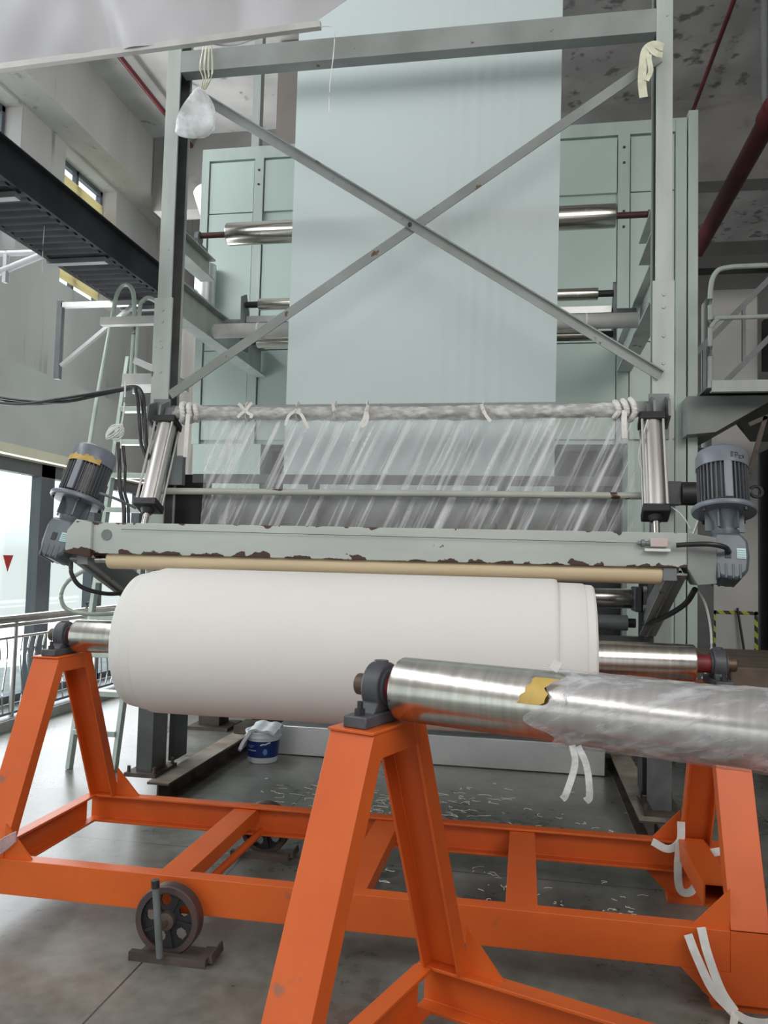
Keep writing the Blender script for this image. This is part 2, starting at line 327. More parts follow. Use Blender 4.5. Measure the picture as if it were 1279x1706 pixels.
# left wall: glazed below, plaster band, piers and high windows, roof beam
struct('trim_1', B(-5.62, -5.12, -6, 14, 2.68, 3.52), WALL2)           # protruding plaster band above the glazing
struct('trim_2', B(-5.66, -5.11, -6, 14, 2.58, 2.68), BOUNCE)         # head above the glass, sunlit bounce painted in as cream
def piers():
    bm = nb()
    ys = [-6, -4.6, -2.2, -.8, 1.6, 3.0, 5.3, 7.42 - .02, 8.22, 9.42, 14]
    spans = [(-6, -4.8), (-3.6, -2.4), (-1.2, 0.1), (1.4, 2.6), (3.9, 5.1), (7.42, 8.24), (9.42, 14)]
    for a, b in spans: box(bm, -5.6, -5.3, a, b, 3.52, 7.1)
    prev = -6
    for (a, b), (c, d) in zip(spans[:-1], spans[1:]): box(bm, -5.6, -5.3, b, c, 3.52, 4.70); box(bm, -5.6, -5.3, b, c, 6.30, 7.1)
    return bm
struct('wall_left', piers(), WALL)
struct('trim_3', B(-5.3, -4.92, -6, 14, 6.33, 7.1), WALL)              # roof beam along the wall
def hi_window(name, a, b, blind):
    bm = nb(); x0, x1 = -5.56, -5.50
    for (ya, yb, za, zb) in ((a, a + .05, 4.7, 6.3), (b - .05, b, 4.7, 6.3), (a, b, 4.7, 4.76), (a, b, 6.24, 6.3), ((a + b) / 2 - .025, (a + b) / 2 + .025, 4.7, 6.3), (a, b, 5.66, 5.71)):
        box(bm, x0, x1, ya, yb, za, zb)
    o = struct(name, bm, MULL); obj('pane', B(-5.535, -5.525, a, b, 4.7, 6.3), GLASS, o)
    if blind:
        obj('blind', sheet(lambda u, v: Vector((-5.47 + .006 * math.sin(v * 2 * PI * 12), a + .04 + (b - a - .08) * u, 4.84 + 1.26 * v)), 2, 100), BLIND, o)
    return o
hi_window('window_1', 8.24, 9.42, True); hi_window('window_2', 5.1, 7.42, False)
hi_window('window_3', 2.6, 3.9, False)
def low_window(name, a, b):
    bm = nb(); x0, x1 = -5.45, -5.33
    for (ya, yb, za, zb) in ((a, a + .13, 0, 2.58), (b - .13, b, 0, 2.58), (a, b, 2.44, 2.58), (a, b, 0, .08)): box(bm, x0, x1, ya, yb, za, zb)
    o = struct(name, bm, MULL); obj('pane', B(-5.40, -5.385, a, b, 0.05, 2.5), GLASS, o); return o
for i, (a, b) in enumerate(((-3, .6), (.6, 4.4), (4.4, 8.27), (8.27, 9.42), (9.42, 10.6), (10.6, 12.2), (12.2, 14))): low_window('window_%d' % (i + 4), a, b)
struct('floor_outside', B(-16, -5.3, -8, 18, -.25, -.05), CURB)
# outside: tiled building across the yard
t = thing('tiled_building', 'white tiled building wall seen outside through the left glazing', 'building', (-9, 6, 0))
obj('wall', B(-9.6, -9, -8, 7.9, -.05, 5.5), TILE, t).location = (9, -6, 0)
obj('ledge', B(-9.05, -8.9, -8, 7.9, .95, 1.02), WHITEP, t).location = (9, -6, 0)
# right-hand structure
struct('trim_4', B(1.94, 2.40, 8.98, 9.5, 0, 4.6), mat('pillar_plaster', (0.74, 0.74, 0.72), 0.7, var=.12, scale=2))
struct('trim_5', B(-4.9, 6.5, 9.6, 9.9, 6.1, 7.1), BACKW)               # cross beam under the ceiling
struct('trim_6', B(1.15, 6.5, 8.3, 8.5, 4.60, 4.72), BLACK)

# ================================================================== MACHINE FRAME
CX = -.83
fr = thing('machine_frame', 'tall green-grey steel portal frame with crossed braces', 'machine frame', (CX, 5.2, 0))
def P(name, bm, m, **k):
    o = obj(name, bm, m, PAR, **k); o.location = -PAR.location; return o
PAR = fr
for s in (-1, 1):
    xo = CX + s * 1.70                     # outer face
    xi = CX + s * 1.60
    xa, xb = sorted((xo, xi))
    bm = nb()                              # channel opening inwards: web at the outside, front flange and back flange
    box(bm, xa, xb, 5.10, 5.115, .16, 7.0)
    box(bm, xa, xb, 5.285, 5.30, .16, 7.0)
    w = sorted((xo, xo - s * .012)); box(bm, w[0], w[1], 5.11, 5.29, .16, 7.0)
    P('column', bm, PAINT, bevel=.002)
    w = sorted((xo - s * .012, xo - s * .016)); P('column_liner', B(w[0], w[1], 5.116, 5.284, .16, 7.0), POSTD)  # thin dark sheets laid over the channel's inner faces
    w = sorted((xo - s * .016, xi + s * .012)); P('column_liner', B(w[0], w[1], 5.281, 5.285, .16, 7.0), POSTD)
    q = sorted((xo + s * .012, xi - s * .018))
    bm = B(q[0], q[1], 5.082, 5.10, 1.5, 3.37)
    for z in (3.28, 3.20, 3.02, 2.85, 2.6): bolt(bm, ((q[0] + q[1]) / 2, 5.082, z), .010, .006, n=12)
    P('splice_plate', bm, PAINT, bevel=.002)
    P('foot', B(xa - .005, xb + .005, 5.09, 5.31, .16, .62), POSTD)
    bm = B(xa - .06, xb + .06, 5.03, 5.37, .135, .16)
    for dx in (-.04, .14):
        for y in (5.06, 5.34): lathe(bm, [(.16, .012), (.20, .012)], 'Z', (xa + dx, y, 0), 8)
    P('base_plate', bm, RUST)
    # bracket beams running back to the oven
    xm = CX + s * 1.66
    P('bracket_beam', sweep(nb(), [(xm - s * .01, 5.3, 3.42), (xm - s * .01, 7.14, 3.42)], hsec(.12, .26, .014)), PAINT)
    P('stub_beam', sweep(nb(), [(xm, 5.3, 3.84), (xm, 5.86, 3.84)], hsec(.12, .17, .012)), PAINT)
    # hinge bracket for the air cylinder
    bm = nb(); xc = CX + s * 1.62
    box(bm, xc - .06, xc + .06, 5.07, 5.085, 2.38, 2.66)
    for dx in (-.05, .035): prism(bm, [(5.07, 2.64), (4.96, 2.60), (4.94, 2.50), (5.07, 2.44)], 'X', xc + dx, xc + dx + .015)
    P('hinge_bracket', bm, MIDG)
P('crossbeam', sweep(nb(), [(CX - 1.6, 5.15, 5.06), (CX + 1.6, 5.15, 5.06)], chan(.10, .155, .012, -1)), PAINTD, bevel=.002)
P('crossbeam', sweep(nb(), [(CX - 1.6, 5.2, 6.3), (CX + 1.6, 5.2, 6.3)], chan(.10, .155, .012, -1)), PAINTD)
for i, (a, b) in enumerate((((.785, 5.085, 4.80), (-2.40, 5.085, 2.69)), ((-2.30, 5.068, 4.80), (.80, 5.068, 2.77)))):
    bm = nb(); a = Vector(a); b = Vector(b)
    sweep(bm, [a, b], [(-.004, -.032), (.004, -.032), (.004, .024), (.028, .024), (.028, .032), (-.004, .032)], (0, 0, 1))
    P('diagonal_brace', bm, PAINTD)
bm = nb(); bolt(bm, (-.77, 5.05, 3.785), .014, .012); P('brace_bolt', bm, BLACK)
# lower rail and sub frame behind the plastic
P('lower_rail', B(CX - 1.6, CX + 1.6, 5.12, 5.20, 2.54, 2.625), PAINTD, bevel=.003)
P('sub_crossbar', B(CX - 1.4, CX + 1.4, 5.12, 5.16, 2.095, 2.155), POSTD)
for x in (-1.42, -.18): P('sub_post', B(x, x + .07, 5.12, 5.16, 1.3, 2.095), POSTD)
bm = tube(nb(), (CX - 1.56, 4.93, 2.02), (CX + 1.58, 4.93, 2.02), .021)
HP = overlay(mat('handrail_paint', (0.50, 0.52, 0.47), .45, var=.2, scale=3), (0.07, 0.025, 0.02), 8, .56, .03)
n_ = HP.node_tree.nodes
P('tension_bar', bm, overlay(mat('bar_paint', (0.46, 0.48, 0.43), .45, var=.2, scale=3), (0.07, 0.03, 0.025), 7, .64, .03))
P('side_plate', B(CX - 1.62, CX - 1.48, 5.13, 5.18, 2.08, 2.28), MIDG)

# ================================================================== OVEN (back cabinet)
ov = thing('oven_cabinet', 'pale green panelled machine cabinet behind the fabric sheet', 'machine cabinet', (-.87, 7.3, 0)); PAR = ov
P('body', B(-3.12, 1.38, 7.19, 9.5, 2.66, 5.50), OVEN)
xs = [-3.10, -2.61, -2.52, -1.02, -.93, .76, .86, 1.25]
for (a, b) in ((-3.06, -2.61), (-2.51, -1.03), (-.92, .755), (.865, 1.24)):
    for (z0, z1) in ((2.70, 3.55), (3.56, 4.80), (4.90, 5.40)):
        if (a, b) in ((-3.06, -2.61), (.865, 1.24)) and z0 == 3.56: z1 = 4.89
        P('panel', B(a + .004, b - .004, 7.160, 7.19, z0, z1), OVEN, bevel=.002)
for a, b in ((-3.14, -3.065), (-2.605, -2.515), (-1.025, -.925), (.76, .86)): P('cover_strip', B(a, b, 7.145, 7.19, 2.66, 5.42), OVENS, bevel=.002)
P('header', B(-3.14, 1.42, 7.15, 7.19, 5.42, 5.54), OVENS, bevel=.002)
P('corner_post', B(1.245, 1.335, 7.13, 7.30, .02, 5.52), OVENS, bevel=.003); P('corner_post', B(1.345, 1.425, 7.11, 7.30, .02, 5.58), OVENS, bevel=.003)
P('corner_post', B(1.00, 1.235, 7.10, 7.30, .02, 2.95), OVENS, bevel=.003)
bm = nb()
for x in (-2.56, .81):
    for z in (5.30, 5.16, 4.72, 4.58): lathe(bm, [(7.15, .012), (7.14, .012)], 'Y', (x, 0, z), 10)
P('bolt_holes', bm, BLACK)
P('interior', B(-2.60, .86, 7.6, 9.3, .02, 2.64), DARKIN)
P('side_panel', B(-3.12, -2.45, 7.15, 7.5, .35, 2.66), OVEN); P('side_panel', B(.86, 1.0, 7.15, 7.5, .35, 2.66), OVEN)
P('lower_sill', B(-2.6, .70, 6.47, 6.55, .33, .42), OVENS)
P('bed', B(-2.45, .7, 6.9, 7.5, .42, 1.0), DARKIN)
P('top_duct', prism(nb(), [(-.2, 5.5), (.9, 5.5), (.75, 5.72), (.0, 5.95), (-.2, 5.95)], 'Y', 7.5, 9), MIDG)
tag(obj('stainless_tray', B(-1.98, .62, 6.42, 6.88, .005, .235), STAIN, bevel=.006), 'low stainless steel box on the floor under the cabinet', 'metal box')
tag(obj('ventilation_duct', B(-2.66, -2.08, 7.9, 8.5, 5.52, 7.08), mat('brown_duct', (0.30, 0.27, 0.25), .6, var=.2, scale=2)), 'brownish vertical duct rising from the cabinet top to ceiling', 'duct')
tag(obj('duct_post', B(-2.78, -2.70, 7.5, 7.6, 5.54, 7.08), PAINT), 'slim green-grey post standing on the cabinet top', 'post')

# ================================================================== GUIDE ROLLERS
def roller(name, label, x0, x1, y, z, r, m, jr=.02, jx=.2, jm=DRED, both=True):
    t = thing(name, label, 'roller', ((x0 + x1) / 2, y, z)); global PAR; PAR = t
    P('shell', lathe(nb(), [(x0, r * .55), (x0, r * .97), (x0 + .005, r), (x1 - .005, r), (x1, r * .97), (x1, r * .55)], 'X', (0, y, z), 40), m)
    P('journal', lathe(nb(), [(x0 - jx, jr), (x0 + .01, jr)], 'X', (0, y, z), 16), jm)
    P('journal', lathe(nb(), [(x1 - .01, jr), (x1 + jx, jr)], 'X', (0, y, z), 16), jm)
    return t
roller('guide_roller', 'large steel guide roller behind the hanging fabric, on dark red shaft', -2.235, .58, 5.61, 4.02, .083, CHROME, .022, .215, DRED)
for s in (-1, 1):
    P('bearing', lathe(nb(), [(CX + s * 1.625, .05), (CX + s * 1.655, .05)], 'X', (0, 5.61, 4.0), 16), MIDG)
    P('bearing_foot', B(CX + s * 1.64 - .03, CX + s * 1.64 + .03, 5.53, 5.69, 3.93, 3.95), MIDG)
roller('guide_roller', 'slim steel roller, upper of the pair on small end plates', -2.11, .50, 6.0, 3.605, .045, CHROME, .025, .11, BLACK)
roller('guide_roller', 'slim steel roller hanging lower, under the thick grey pipe', -2.11, .50, 6.0, 3.30, .045, CHROME, .025, .11, BLACK)
t = thing('roller_bracket', 'flat bar with dark end plates carrying the slim rollers', 'bracket', (CX, 6.06, 3.4)); PAR = t
P('flat_bar', B(-2.22, .60, 6.02, 6.12, 3.47, 3.52), STAIN)
for x in (-2.245, .61):
    bm = prism(nb(), [(5.96, 3.22), (6.10, 3.24), (6.12, 3.52), (6.03, 3.70), (5.95, 3.66)], 'X', x, x + .02)
    P('end_plate', bm, MIDG)
P('rear_tube', tube(nb(), (-2.42, 6.08, 3.48), (.78, 6.08, 3.48), .035), MIDG)
t = thing('cross_pipe', 'thick grey round pipe spanning between the two bracket beams', 'pipe', (CX, 5.8, 3.34)); PAR = t
P('tube', tube(nb(), (-2.40, 5.82, 3.345), (.76, 5.82, 3.345), .055, 24), BAR)
bm = nb()
for x in (-2.05, .40): lathe(bm, [(x, .058), (x + .012, .058)], 'X', (0, 5.82, 3.345), 24)
P('binding', bm, TIE)

# ================================================================== FABRIC
def fab(u, v):
    x = -1.70 + 1.912 * u + (-.02 + -.02 * u) * (1 - v) * .8
    z = 1.35 + (7.05 - 1.35) * v
    f = math.exp(-((u - .72) / .16) ** 2) + .25 * math.exp(-((u - .95) / .1) ** 2)
    k = .5 + .5 * math.sin(z * 1.3)
    y = 5.517 + f * .0032 * math.sin(u * 120 + math.sin(z * .8) * .5) + .0007 * math.sin(u * 47) - .004 * k - .012 * abs(math.sin(z * .9 + 1.2)) * (1 if z > 4.3 or z < 3.7 else 0) * min(1, abs(z - 4.02) / .4) * 0
    return Vector((x, y, z))
tag(obj('fabric_sheet', sheet(fab, 220, 90), FAB), 'wide white fabric web hanging down through the machine frame', 'fabric')

# fabric roll
t = thing('fabric_roll', 'huge roll of white fabric on the steel shaft of the orange cart', 'fabric roll', (-.77, 3.7, 1.19)); PAR = t
P('wound_body', lathe(nb(), [(-1.79, .085), (-1.79, .325), (-1.775, .3335), (-1.735, .335), (-1.732, .343), (-1.72, .3465), (-1.5, .347), (.12, .347), (.136, .345), (.14, .342)], 'X', (0, 3.7, 1.19), 128), FABR, smooth=50)
P('offset_layers', lathe(nb(), [(.14, .337), (.25, .335), (.257, .332), (.258, .330), (.29, .328), (.298, .322), (.30, .31), (.30, .085)], 'X', (0, 3.7, 1.185), 128), FABR)
P('offset_layers', lathe(nb(), [(-1.856, .085), (-1.856, .27), (-1.852, .300), (-1.84, .318), (-1.815, .323), (-1.785, .324)], 'X', (0, 3.7, 1.188), 128), FABR, smooth=60)

def shaft(name, label, group=None):
    t = thing(name, label, 'roller shaft', (0, 0, 0), 0, group); global PAR; PAR = t
    return t
# cart coordinates: x along the shaft (left bearing at 0), y towards the back, z from the shaft axis down to floor 0
def mx(cx, cy, a): return Matrix.Translation((cx, cy, 0)) @ Matrix.Rotation(a, 4, 'Z')
def make_shaft(label, cx, cy, a, z, r, L, wrap=None):
    t = thing('roller_shaft', label, 'roller shaft', (cx, cy, z), a)
    obj('shell', lathe(nb(), [(.068, r * .5), (.068, r * .965), (.075, r), (L - .105, r), (L - .098, r * .965), (L - .098, r * .5)], 'X', (0, 0, 0), 64), STEEL, t)
    for s0, s1 in ((.02, .12), (L - .12, L - .02)):
        obj('journal', lathe(nb(), [(s0, .040), (s1, .040)], 'X', (0, 0, 0), 24), REDP, t)
    for s0, s1 in ((-.075, .03), (L - .03, L + .075)):
        obj('shaft_end', lathe(nb(), [(s0, .026), (s0 + .004, .030), (s1 - .004, .030), (s1, .026)], 'X', (0, 0, 0), 24), BROWN, t)
    return t
def pillow(label, cx, cy, a, z, base, flip=1):
    """pillow block bearing, axis along local x; z axis height, base = height of its foot"""
    t = thing('pillow_block', label, 'bearing', (cx, cy, base), a); h = z - base
    bm = nb(); n = 28; r = .068
    pts = []
    for i in range(n + 1):
        th = math.radians(-35 + 250 * i / n); pts.append((r * math.cos(th), h + r * math.sin(th)))
    pts += [(-.085, .03), (.085, .03)]
    prism(bm, pts, 'X', -.026, .026)
    obj('housing', bm, CAST, t, bevel=.006)
    obj('seal_ring', lathe(nb(), [(-.034, .045), (-.034, .052), (.034, .052), (.034, .045)], 'X', (0, 0, h), 28), CAST, t)
    obj('foot', B(-.036, .036, -.135, .135, 0, .032), CAST, t, bevel=.004)
    for y in (-.108, .108):
        bm = nb(); lathe(bm, [(.032, .016), (.048, .016)], 'Z', (0, y, 0), 6); lathe(bm, [(.048, .008), (.068, .008)], 'Z', (0, y, 0), 10)
        obj('bolt', bm, BLACK, t)
    bm = nb(); lathe(bm, [(h + r * .6, .022), (h + r + .004, .02)], 'Z', (0, 0, 0), 12); obj('cap', bm, CAST, t)
    return t
def make_cart(label, cx, cy, a, zt, zr, hw, L, drop=True, wheels=True, rh=.145):
    """zt apex height, zr rail top, hw half track, L bearing distance"""
    t = thing('roll_cart', label, 'cart', (cx, cy, 0), a); w = .135
    def o(name, bm, m=ORANGE, **k): return obj(name, bm, m, t, **k)
    yo = hw + .03                                 # outer web
    for s in (-1, 1):
        sec = chan(.065, rh, .011, s)             # opens to the middle
        o('side_rail', sweep(nb(), [(-.07 - .02, s * (yo - .0325), zr - rh / 2), (L + .07, s * (yo - .0325), zr - rh / 2)], sec), bevel=.002)
    o('end_rail', sweep(nb(), [(-.065, -yo + .066, zr - rh / 2), (-.065, yo - .066, zr - rh / 2)], chan(.06, rh - .002, .011, 1)), bevel=.002)
    for x in (.82, 1.58, 2.26):
        bm = nb(); sweep(bm, [(x, -yo + .012, zr - .045), (x, yo - .012, zr - .045)], [(-.062, -.035), (-.05, -.035), (-.05, .02), (.05, .02), (.05, -.035), (.062, -.035), (.062, .032), (-.062, .032)])
        o('cross_member', bm, ORDUST if 0 else ORANGE, bevel=.002)
    th = .065; ah = .15                            # leg depth and half apex length
    for e, x0 in ((0, 0), (1, L)):
        for s in (-1, 1):
            A = Vector((x0, s * (ah - .035), zt - .012)); D = Vector((x0, s * (hw - .01), zr + .0))
            d = (D - A).normalized()
            nrm = Vector((0, d.z, -d.y)) * (-s)    # outward normal in the YZ plane
            if nrm.y * s < 0: nrm = -nrm
            X = Vector((1, 0, 0)); bm = nb(); t_ = .010
            poly = [(-w / 2, 0), (w / 2, 0), (w / 2, -th), (w / 2 - t_, -th), (w / 2 - t_, -t_), (-w / 2 + t_, -t_), (-w / 2 + t_, -th), (-w / 2, -th)]
            rings = []
            for end, p in ((0, A), (1, D)):
                ring = []
                for (u_, v_) in poly:
                    q = p + X * u_ + nrm * (v_ + .03)
                    zt_ = zt - .008 if end == 0 else zr
                    k = (zt_ - q.z) / d.z; q = q + d * k
                    ring.append(bm.verts.new(q))
                rings.append(ring)
            m_ = len(poly)
            for j in range(m_): bm.faces.new((rings[0][j], rings[0][(j + 1) % m_], rings[1][(j + 1) % m_], rings[1][j]))
            bm.faces.new(rings[0]); bm.faces.new(rings[1][::-1])
            o('leg', bm, bevel=.002)
            g = 1 if e == 0 else -1
            xg = x0 + g * w / 2; yg = s * (hw + .004)
            o('gusset', prism(nb(), [(xg - g * .002, zr), (xg + g * .13, zr), (xg - g * .002, zr + .14)], 'Y', yg - .005, yg + .005))
        o('apex_plate', B(x0 - w / 2 - .003, x0 + w / 2 + .003, -ah - .004, ah + .004, zt - .008, zt), bevel=.002)
        o('apex_channel', B(x0 - w / 2 + .002, x0 + w / 2 - .002, -ah + .03, ah - .03, zt - .075, zt - .009))
        if e == 1 and drop:
            for s in (-1, 1):
                y0, y1 = sorted((s * (yo - .012), s * (yo - .0)))
                bm = prism(nb(), [(L - .24, zr - rh), (L - .13, .03), (L + .20, .03), (L + .20, zr), (L - .07, zr), (L - .07, zr - rh)], 'Y', y0 - .004, y1 + .004)
                o('drop_foot', bm)
                y0, y1 = sorted((s * (yo - .012), s * (yo - .075)))
                o('foot_sole', B(L - .13, L + .20, y0, y1, .0, .03))
    return t

Z1 = 1.19; L1 = 3.08; X1 = -2.255; Y1 = 3.7
make_cart('long orange steel cart carrying the big white fabric roll', X1, Y1, 0, 1.10, .285, .48, L1)
make_shaft('bare polished steel shaft through the big white fabric roll', X1, Y1, 0, Z1, .08, L1)
pillow('dark bearing block on the left trestle of the cart behind', X1, Y1, 0, Z1, 1.10)
pillow('dark bearing block at the right end of the white roll', X1 + L1, Y1, 0, Z1, 1.10)
t = thing('adhesive_tape', 'yellow tape scraps stuck on the right orange trestle top', 'tape', (.8, 3.6, 1.1)); PAR = t
P('tape_piece', sheet(lambda u, v: Vector((.70 + .22 * u, 3.545 - .02 * v, 1.104 + .015 * math.sin(u * 9) * v + .01 * v)), 12, 4), YEL, solid=.002)
# wheels
def wheel(label, x, y, r=.135, wd=.06):
    t = thing('cart_wheel', label, 'wheel', (x, y, r + .012), 0)
    prof = [(-wd / 2, r * .80), (-wd / 2, r * .97), (-wd / 2 + .006, r), (wd / 2 - .006, r), (wd / 2, r * .97), (wd / 2, r * .80)]
    bm = nb(); n = 40
    rings = []
    for a, q in prof + [(wd / 2 - .012, r * .82), (.0, r * .86), (-wd / 2 + .012, r * .82)]:
        rings.append([bm.verts.new((q * math.cos(2 * PI * i / n), a, q * math.sin(2 * PI * i / n))) for i in range(n)])
    k = len(rings)
    for i in range(k):
        for j in range(n): bm.faces.new((rings[i][j], rings[i][(j + 1) % n], rings[(i + 1) % k][(j + 1) % n], rings[(i + 1) % k][j]))
    obj('rim', bm, mat('wheel_rim', (0.13, 0.075, 0.065), .5, .4, col2=(0.07, 0.06, 0.06), scale=8), t)
    # disc with five round holes: built as polar grid and punched
    bm = nb(); N = 120; Q = 14; g = []
    for i in range(N):
        row = []
        for j in range(Q + 1):
            rr = r * .22 + (r * .84 - r * .22) * j / Q; th = 2 * PI * i / N
            row.append(bm.verts.new((rr * math.cos(th), 0, rr * math.sin(th))))
        g.append(row)
    hc = [(r * .56 * math.cos(.5 + 2 * PI * q / 5), r * .56 * math.sin(.5 + 2 * PI * q / 5)) for q in range(5)]
    for i in range(N):
        for j in range(Q):
            v = (g[i][j], g[(i + 1) % N][j], g[(i + 1) % N][j + 1], g[i][j + 1])
            c = sum((p.co for p in v), Vector()) / 4
            if min(math.hypot(c.x - a, c.z - b) for a, b in hc) > r * .17: bm.faces.new(v)
    obj('disc', bm, BLACK, t, solid=.008)
    obj('hub', lathe(nb(), [(-wd / 2 - .012, r * .17), (-wd / 2 - .008, r * .25), (wd / 2 + .008, r * .25), (wd / 2 + .012, r * .17)], 'Y', (0, 0, 0), 24), RUST, t)
    obj('axle_nut', lathe(nb(), [(-wd / 2 - .03, r * .11), (-wd / 2 - .005, r * .13)], 'Y', (0, 0, 0), 6), BROWN, t)
    bm = nb()
    for q in range(5):
        th = .5 + PI / 5 + 2 * PI * q / 5
        sweep(bm, [(r * .2 * math.cos(th), -.008, r * .2 * math.sin(th)), (r * .82 * math.cos(th), -.008, r * .82 * math.sin(th))], rect(.012, .02), (0, 1, 0))
    obj('spokes', bm, BLACK, t)
    return t
wheel('spoked iron wheel in front of the near orange rail', -1.385, 3.125)
wheel('iron wheel half hidden under the far orange rail', -1.36, 4.27)
tag(obj('wheel_axle', tube(nb(), (-1.385, 3.16, .147), (-1.36, 4.24, .147), .019), ORANGE), 'orange round axle joining the two iron wheels', 'axle')
# wheel chocks
def chock(label, x, y, handle):
    t = thing('wheel_chock', label, 'wheel chock', (x, y, 0))
    obj('plate', B(-.17, .15, -.075, -.045, .02, .034), RUST, t); obj('base_angle', B(-.15, .15, -.05, .07, .0, .012), RUST, t)
    obj('front_angle', B(-.17, .15, -.075, -.068, 0, .02), RUST, t)
    obj('wedge', prism(nb(), [(.10, .012), (.17, .012), (.165, .045), (.158, .045), (.155, .02), (.10, .018)], 'Y', -.05, .07), RUST, t)
    if handle:
        obj('handle', sweep(nb(), [(-.03, -.09, .034), (-.055, -.10, .30)], circ(.014, 12)), mat('handle_paint', (.17, .19, .19), .5, var=.3, scale=9), t)
        obj('grip', sweep(nb(), [(-.055, -.10, .30), (-.0578, -.101, .33)], circ(.016, 12)), BLACK, t)
    return t
chock('rusty wheel chock with upright handle beside the front wheel', -1.35, 3.13, True)
chock('flat dark chock under the far iron wheel', -1.36, 4.27, False)

# foreground cart
A2 = math.radians(-20.1); X2, Y2 = -.392, 2.235; Z2 = 1.25; L2 = 3.08
make_cart('foreground orange steel trestle cart under the plastic wrapped shaft', X2, Y2, A2, 1.155, .30, .47, L2, drop=False)
make_shaft('foreground steel shaft, its right part wrapped in plastic film', X2, Y2, A2, Z2, .086, L2)
pillow('large dark bearing block on the foreground orange trestle', X2, Y2, A2, Z2, 1.155)
def wrapm(u, v):
    th = 2 * PI * v
    x = .50 + (L2 - 1.0) * u
    e = .03 * math.sin(3 * th + 1) + .02 * math.sin(7 * th) if u < .02 else 0
    r = .0915 + .0012 * math.sin(x * 4 + th) + .0010 * math.sin(th * 2 + x * 18) + .0009 * math.sin(th * 5 - x * 25) + .0007 * math.sin(th * 11 + x * 60) + .0006 * math.sin(th * 17 - x * 90) + (.004 * math.exp(-u * 60)) * (1 + math.sin(th * 6))
    return Vector((x + e, r * math.cos(th), r * math.sin(th)))
t = thing('plastic_wrap', 'clear crinkled plastic film wound round the foreground shaft', 'plastic wrap', (X2, Y2, Z2), A2)
obj('film', sheet(wrapm, 260, 72), WRAP, t)
obj('tape_patch', sheet(lambda u, v: Vector((.435 + (.055 + .01 * math.sin(v * 7)) * u + .035 * v + .004 * math.sin(v * 19), -.097 * math.cos(.15 + .75 * v), .097 * math.sin(.15 + .75 * v))), 10, 10), YEL, t, solid=.001)
for q, (dx, dz) in enumerate(((0, -.17), (.035, -.165))):
    obj('film_tail', ribbon([(.56 + dx * .4, -.05, -.078), (.57 + dx * .8, -.06, -.12), (.55 + dx * 1.6, -.062, dz - .02), (.54 + dx * 1.6, -.06, dz - .035)], .016, .002), WRAPT, t)
obj('film_flap', ribbon([(.50, -.02, .090), (.508, -.015, .104), (.512, -.012, .112)], .022, .002), WRAPT, t)

# ================================================================== PRESS BEAM with swing arms
pb = thing('press_beam', 'chipped green-grey box beam pressing above the white roll', 'beam', (CX, 4.0, 1.6)); PAR = pb
P('beam', B(-2.27, .745, 3.95, 4.10, 1.60, 1.765), BEAMP, bevel=.003)
P('end_box', prism(nb(), [(-2.42, 1.60), (-2.27, 1.575), (-2.27, 1.765), (-2.36, 1.78), (-2.41, 1.72)], 'Y', 3.93, 4.12), BEAMP, bevel=.004)
P('end_box', prism(nb(), [(.745, 1.60), (.79, 1.52), (.875, 1.53), (.875, 1.745), (.745, 1.765)], 'Y', 3.94, 4.12), PAINTD, bevel=.004)
for s in (-1, 1):
    x = CX + s * 1.535
    P('swing_arm', prism(nb(), [(3.97, 1.60), (4.28, 1.60), (4.85, 1.42), (5.0, 1.30), (4.98, 1.19), (4.85, 1.20), (4.0, 1.54)], 'X', x - .008, x + .008), MIDG)
    P('arm_flange', sweep(nb(), [(x, 3.97, 1.57), (x, 4.9, 1.205)], rect(.09, .01)), PAINTD)
    P('pivot_plate', prism(nb(), [(4.88, 1.1), (5.12, 1.1), (5.12, 1.62), (4.95, 1.55)], 'X', x + s * .02 - .012, x + s * .02 + .012), BLACK)
    bm = nb()
    for z in (1.25, 1.36, 1.47): lathe(bm, [(x - s * .0, .018), (x - s * .02, .018)], 'X', (0, 4.93, z), 8)
    P('arm_bolts', bm, MIDG)
    P('roller_bearing', B(CX + s * 1.50 - .03, CX + s * 1.50 + .03, 3.96, 4.06, 1.54, 1.6), MIDG)
P('patch', lathe(nb(), [(3.944, .03), (3.95, .03)], 'Y', (-2.19, 0, 1.70), 9), MIDG)
t = thing('rubber_roller', 'beige rubber roller under the beam touching the roll', 'roller', (CX, 4.01, 1.56)); PAR = t
P('cover', lathe(nb(), [(-2.20, .02), (-2.20, .044), (-2.19, .048), (.63, .048), (.64, .044), (.64, .02)], 'X', (0, 4.01, 1.568), 32), BEIGE)
P('journal', lathe(nb(), [(-2.28, .018), (-2.19, .018)], 'X', (0, 4.01, 1.568), 16), STEEL); P('journal', lathe(nb(), [(.64, .02), (.73, .02)], 'X', (0, 4.01, 1.568), 16), STEEL)
t = thing('limit_switch', 'small pinkish grey switch box on the right beam end', 'switch', (.62, 3.93, 1.70)); PAR = t
P('body', B(.575, .655, 3.915, 3.947, 1.695, 1.735), PINK, bevel=.004)
P('plate', B(.55, .665, 3.915, 3.947, 1.675, 1.688), STAIN)
bm = nb(); tube(bm, (.52, 3.93, 1.712), (.575, 3.93, 1.712), .010); lathe(bm, [(.535, .018), (.55, .018)], 'X', (0, 3.93, 1.712), 10); P('gland', bm, MIDG)
P('rope', tube(nb(), (-2.10, 3.935, 1.7305), (.52, 3.935, 1.712), .0016, 6), BLACK)
tag(obj('power_cable', sweep(nb(), spline([(.69, 3.915, 1.705), (.75, 3.90, 1.71), (.83, 3.88, 1.712), (.90, 3.90, 1.70), (.93, 3.95, 1.68)]), circ(.012, 10)), RUBBERB), 'short black cable from the switch to the right motor', 'cable')

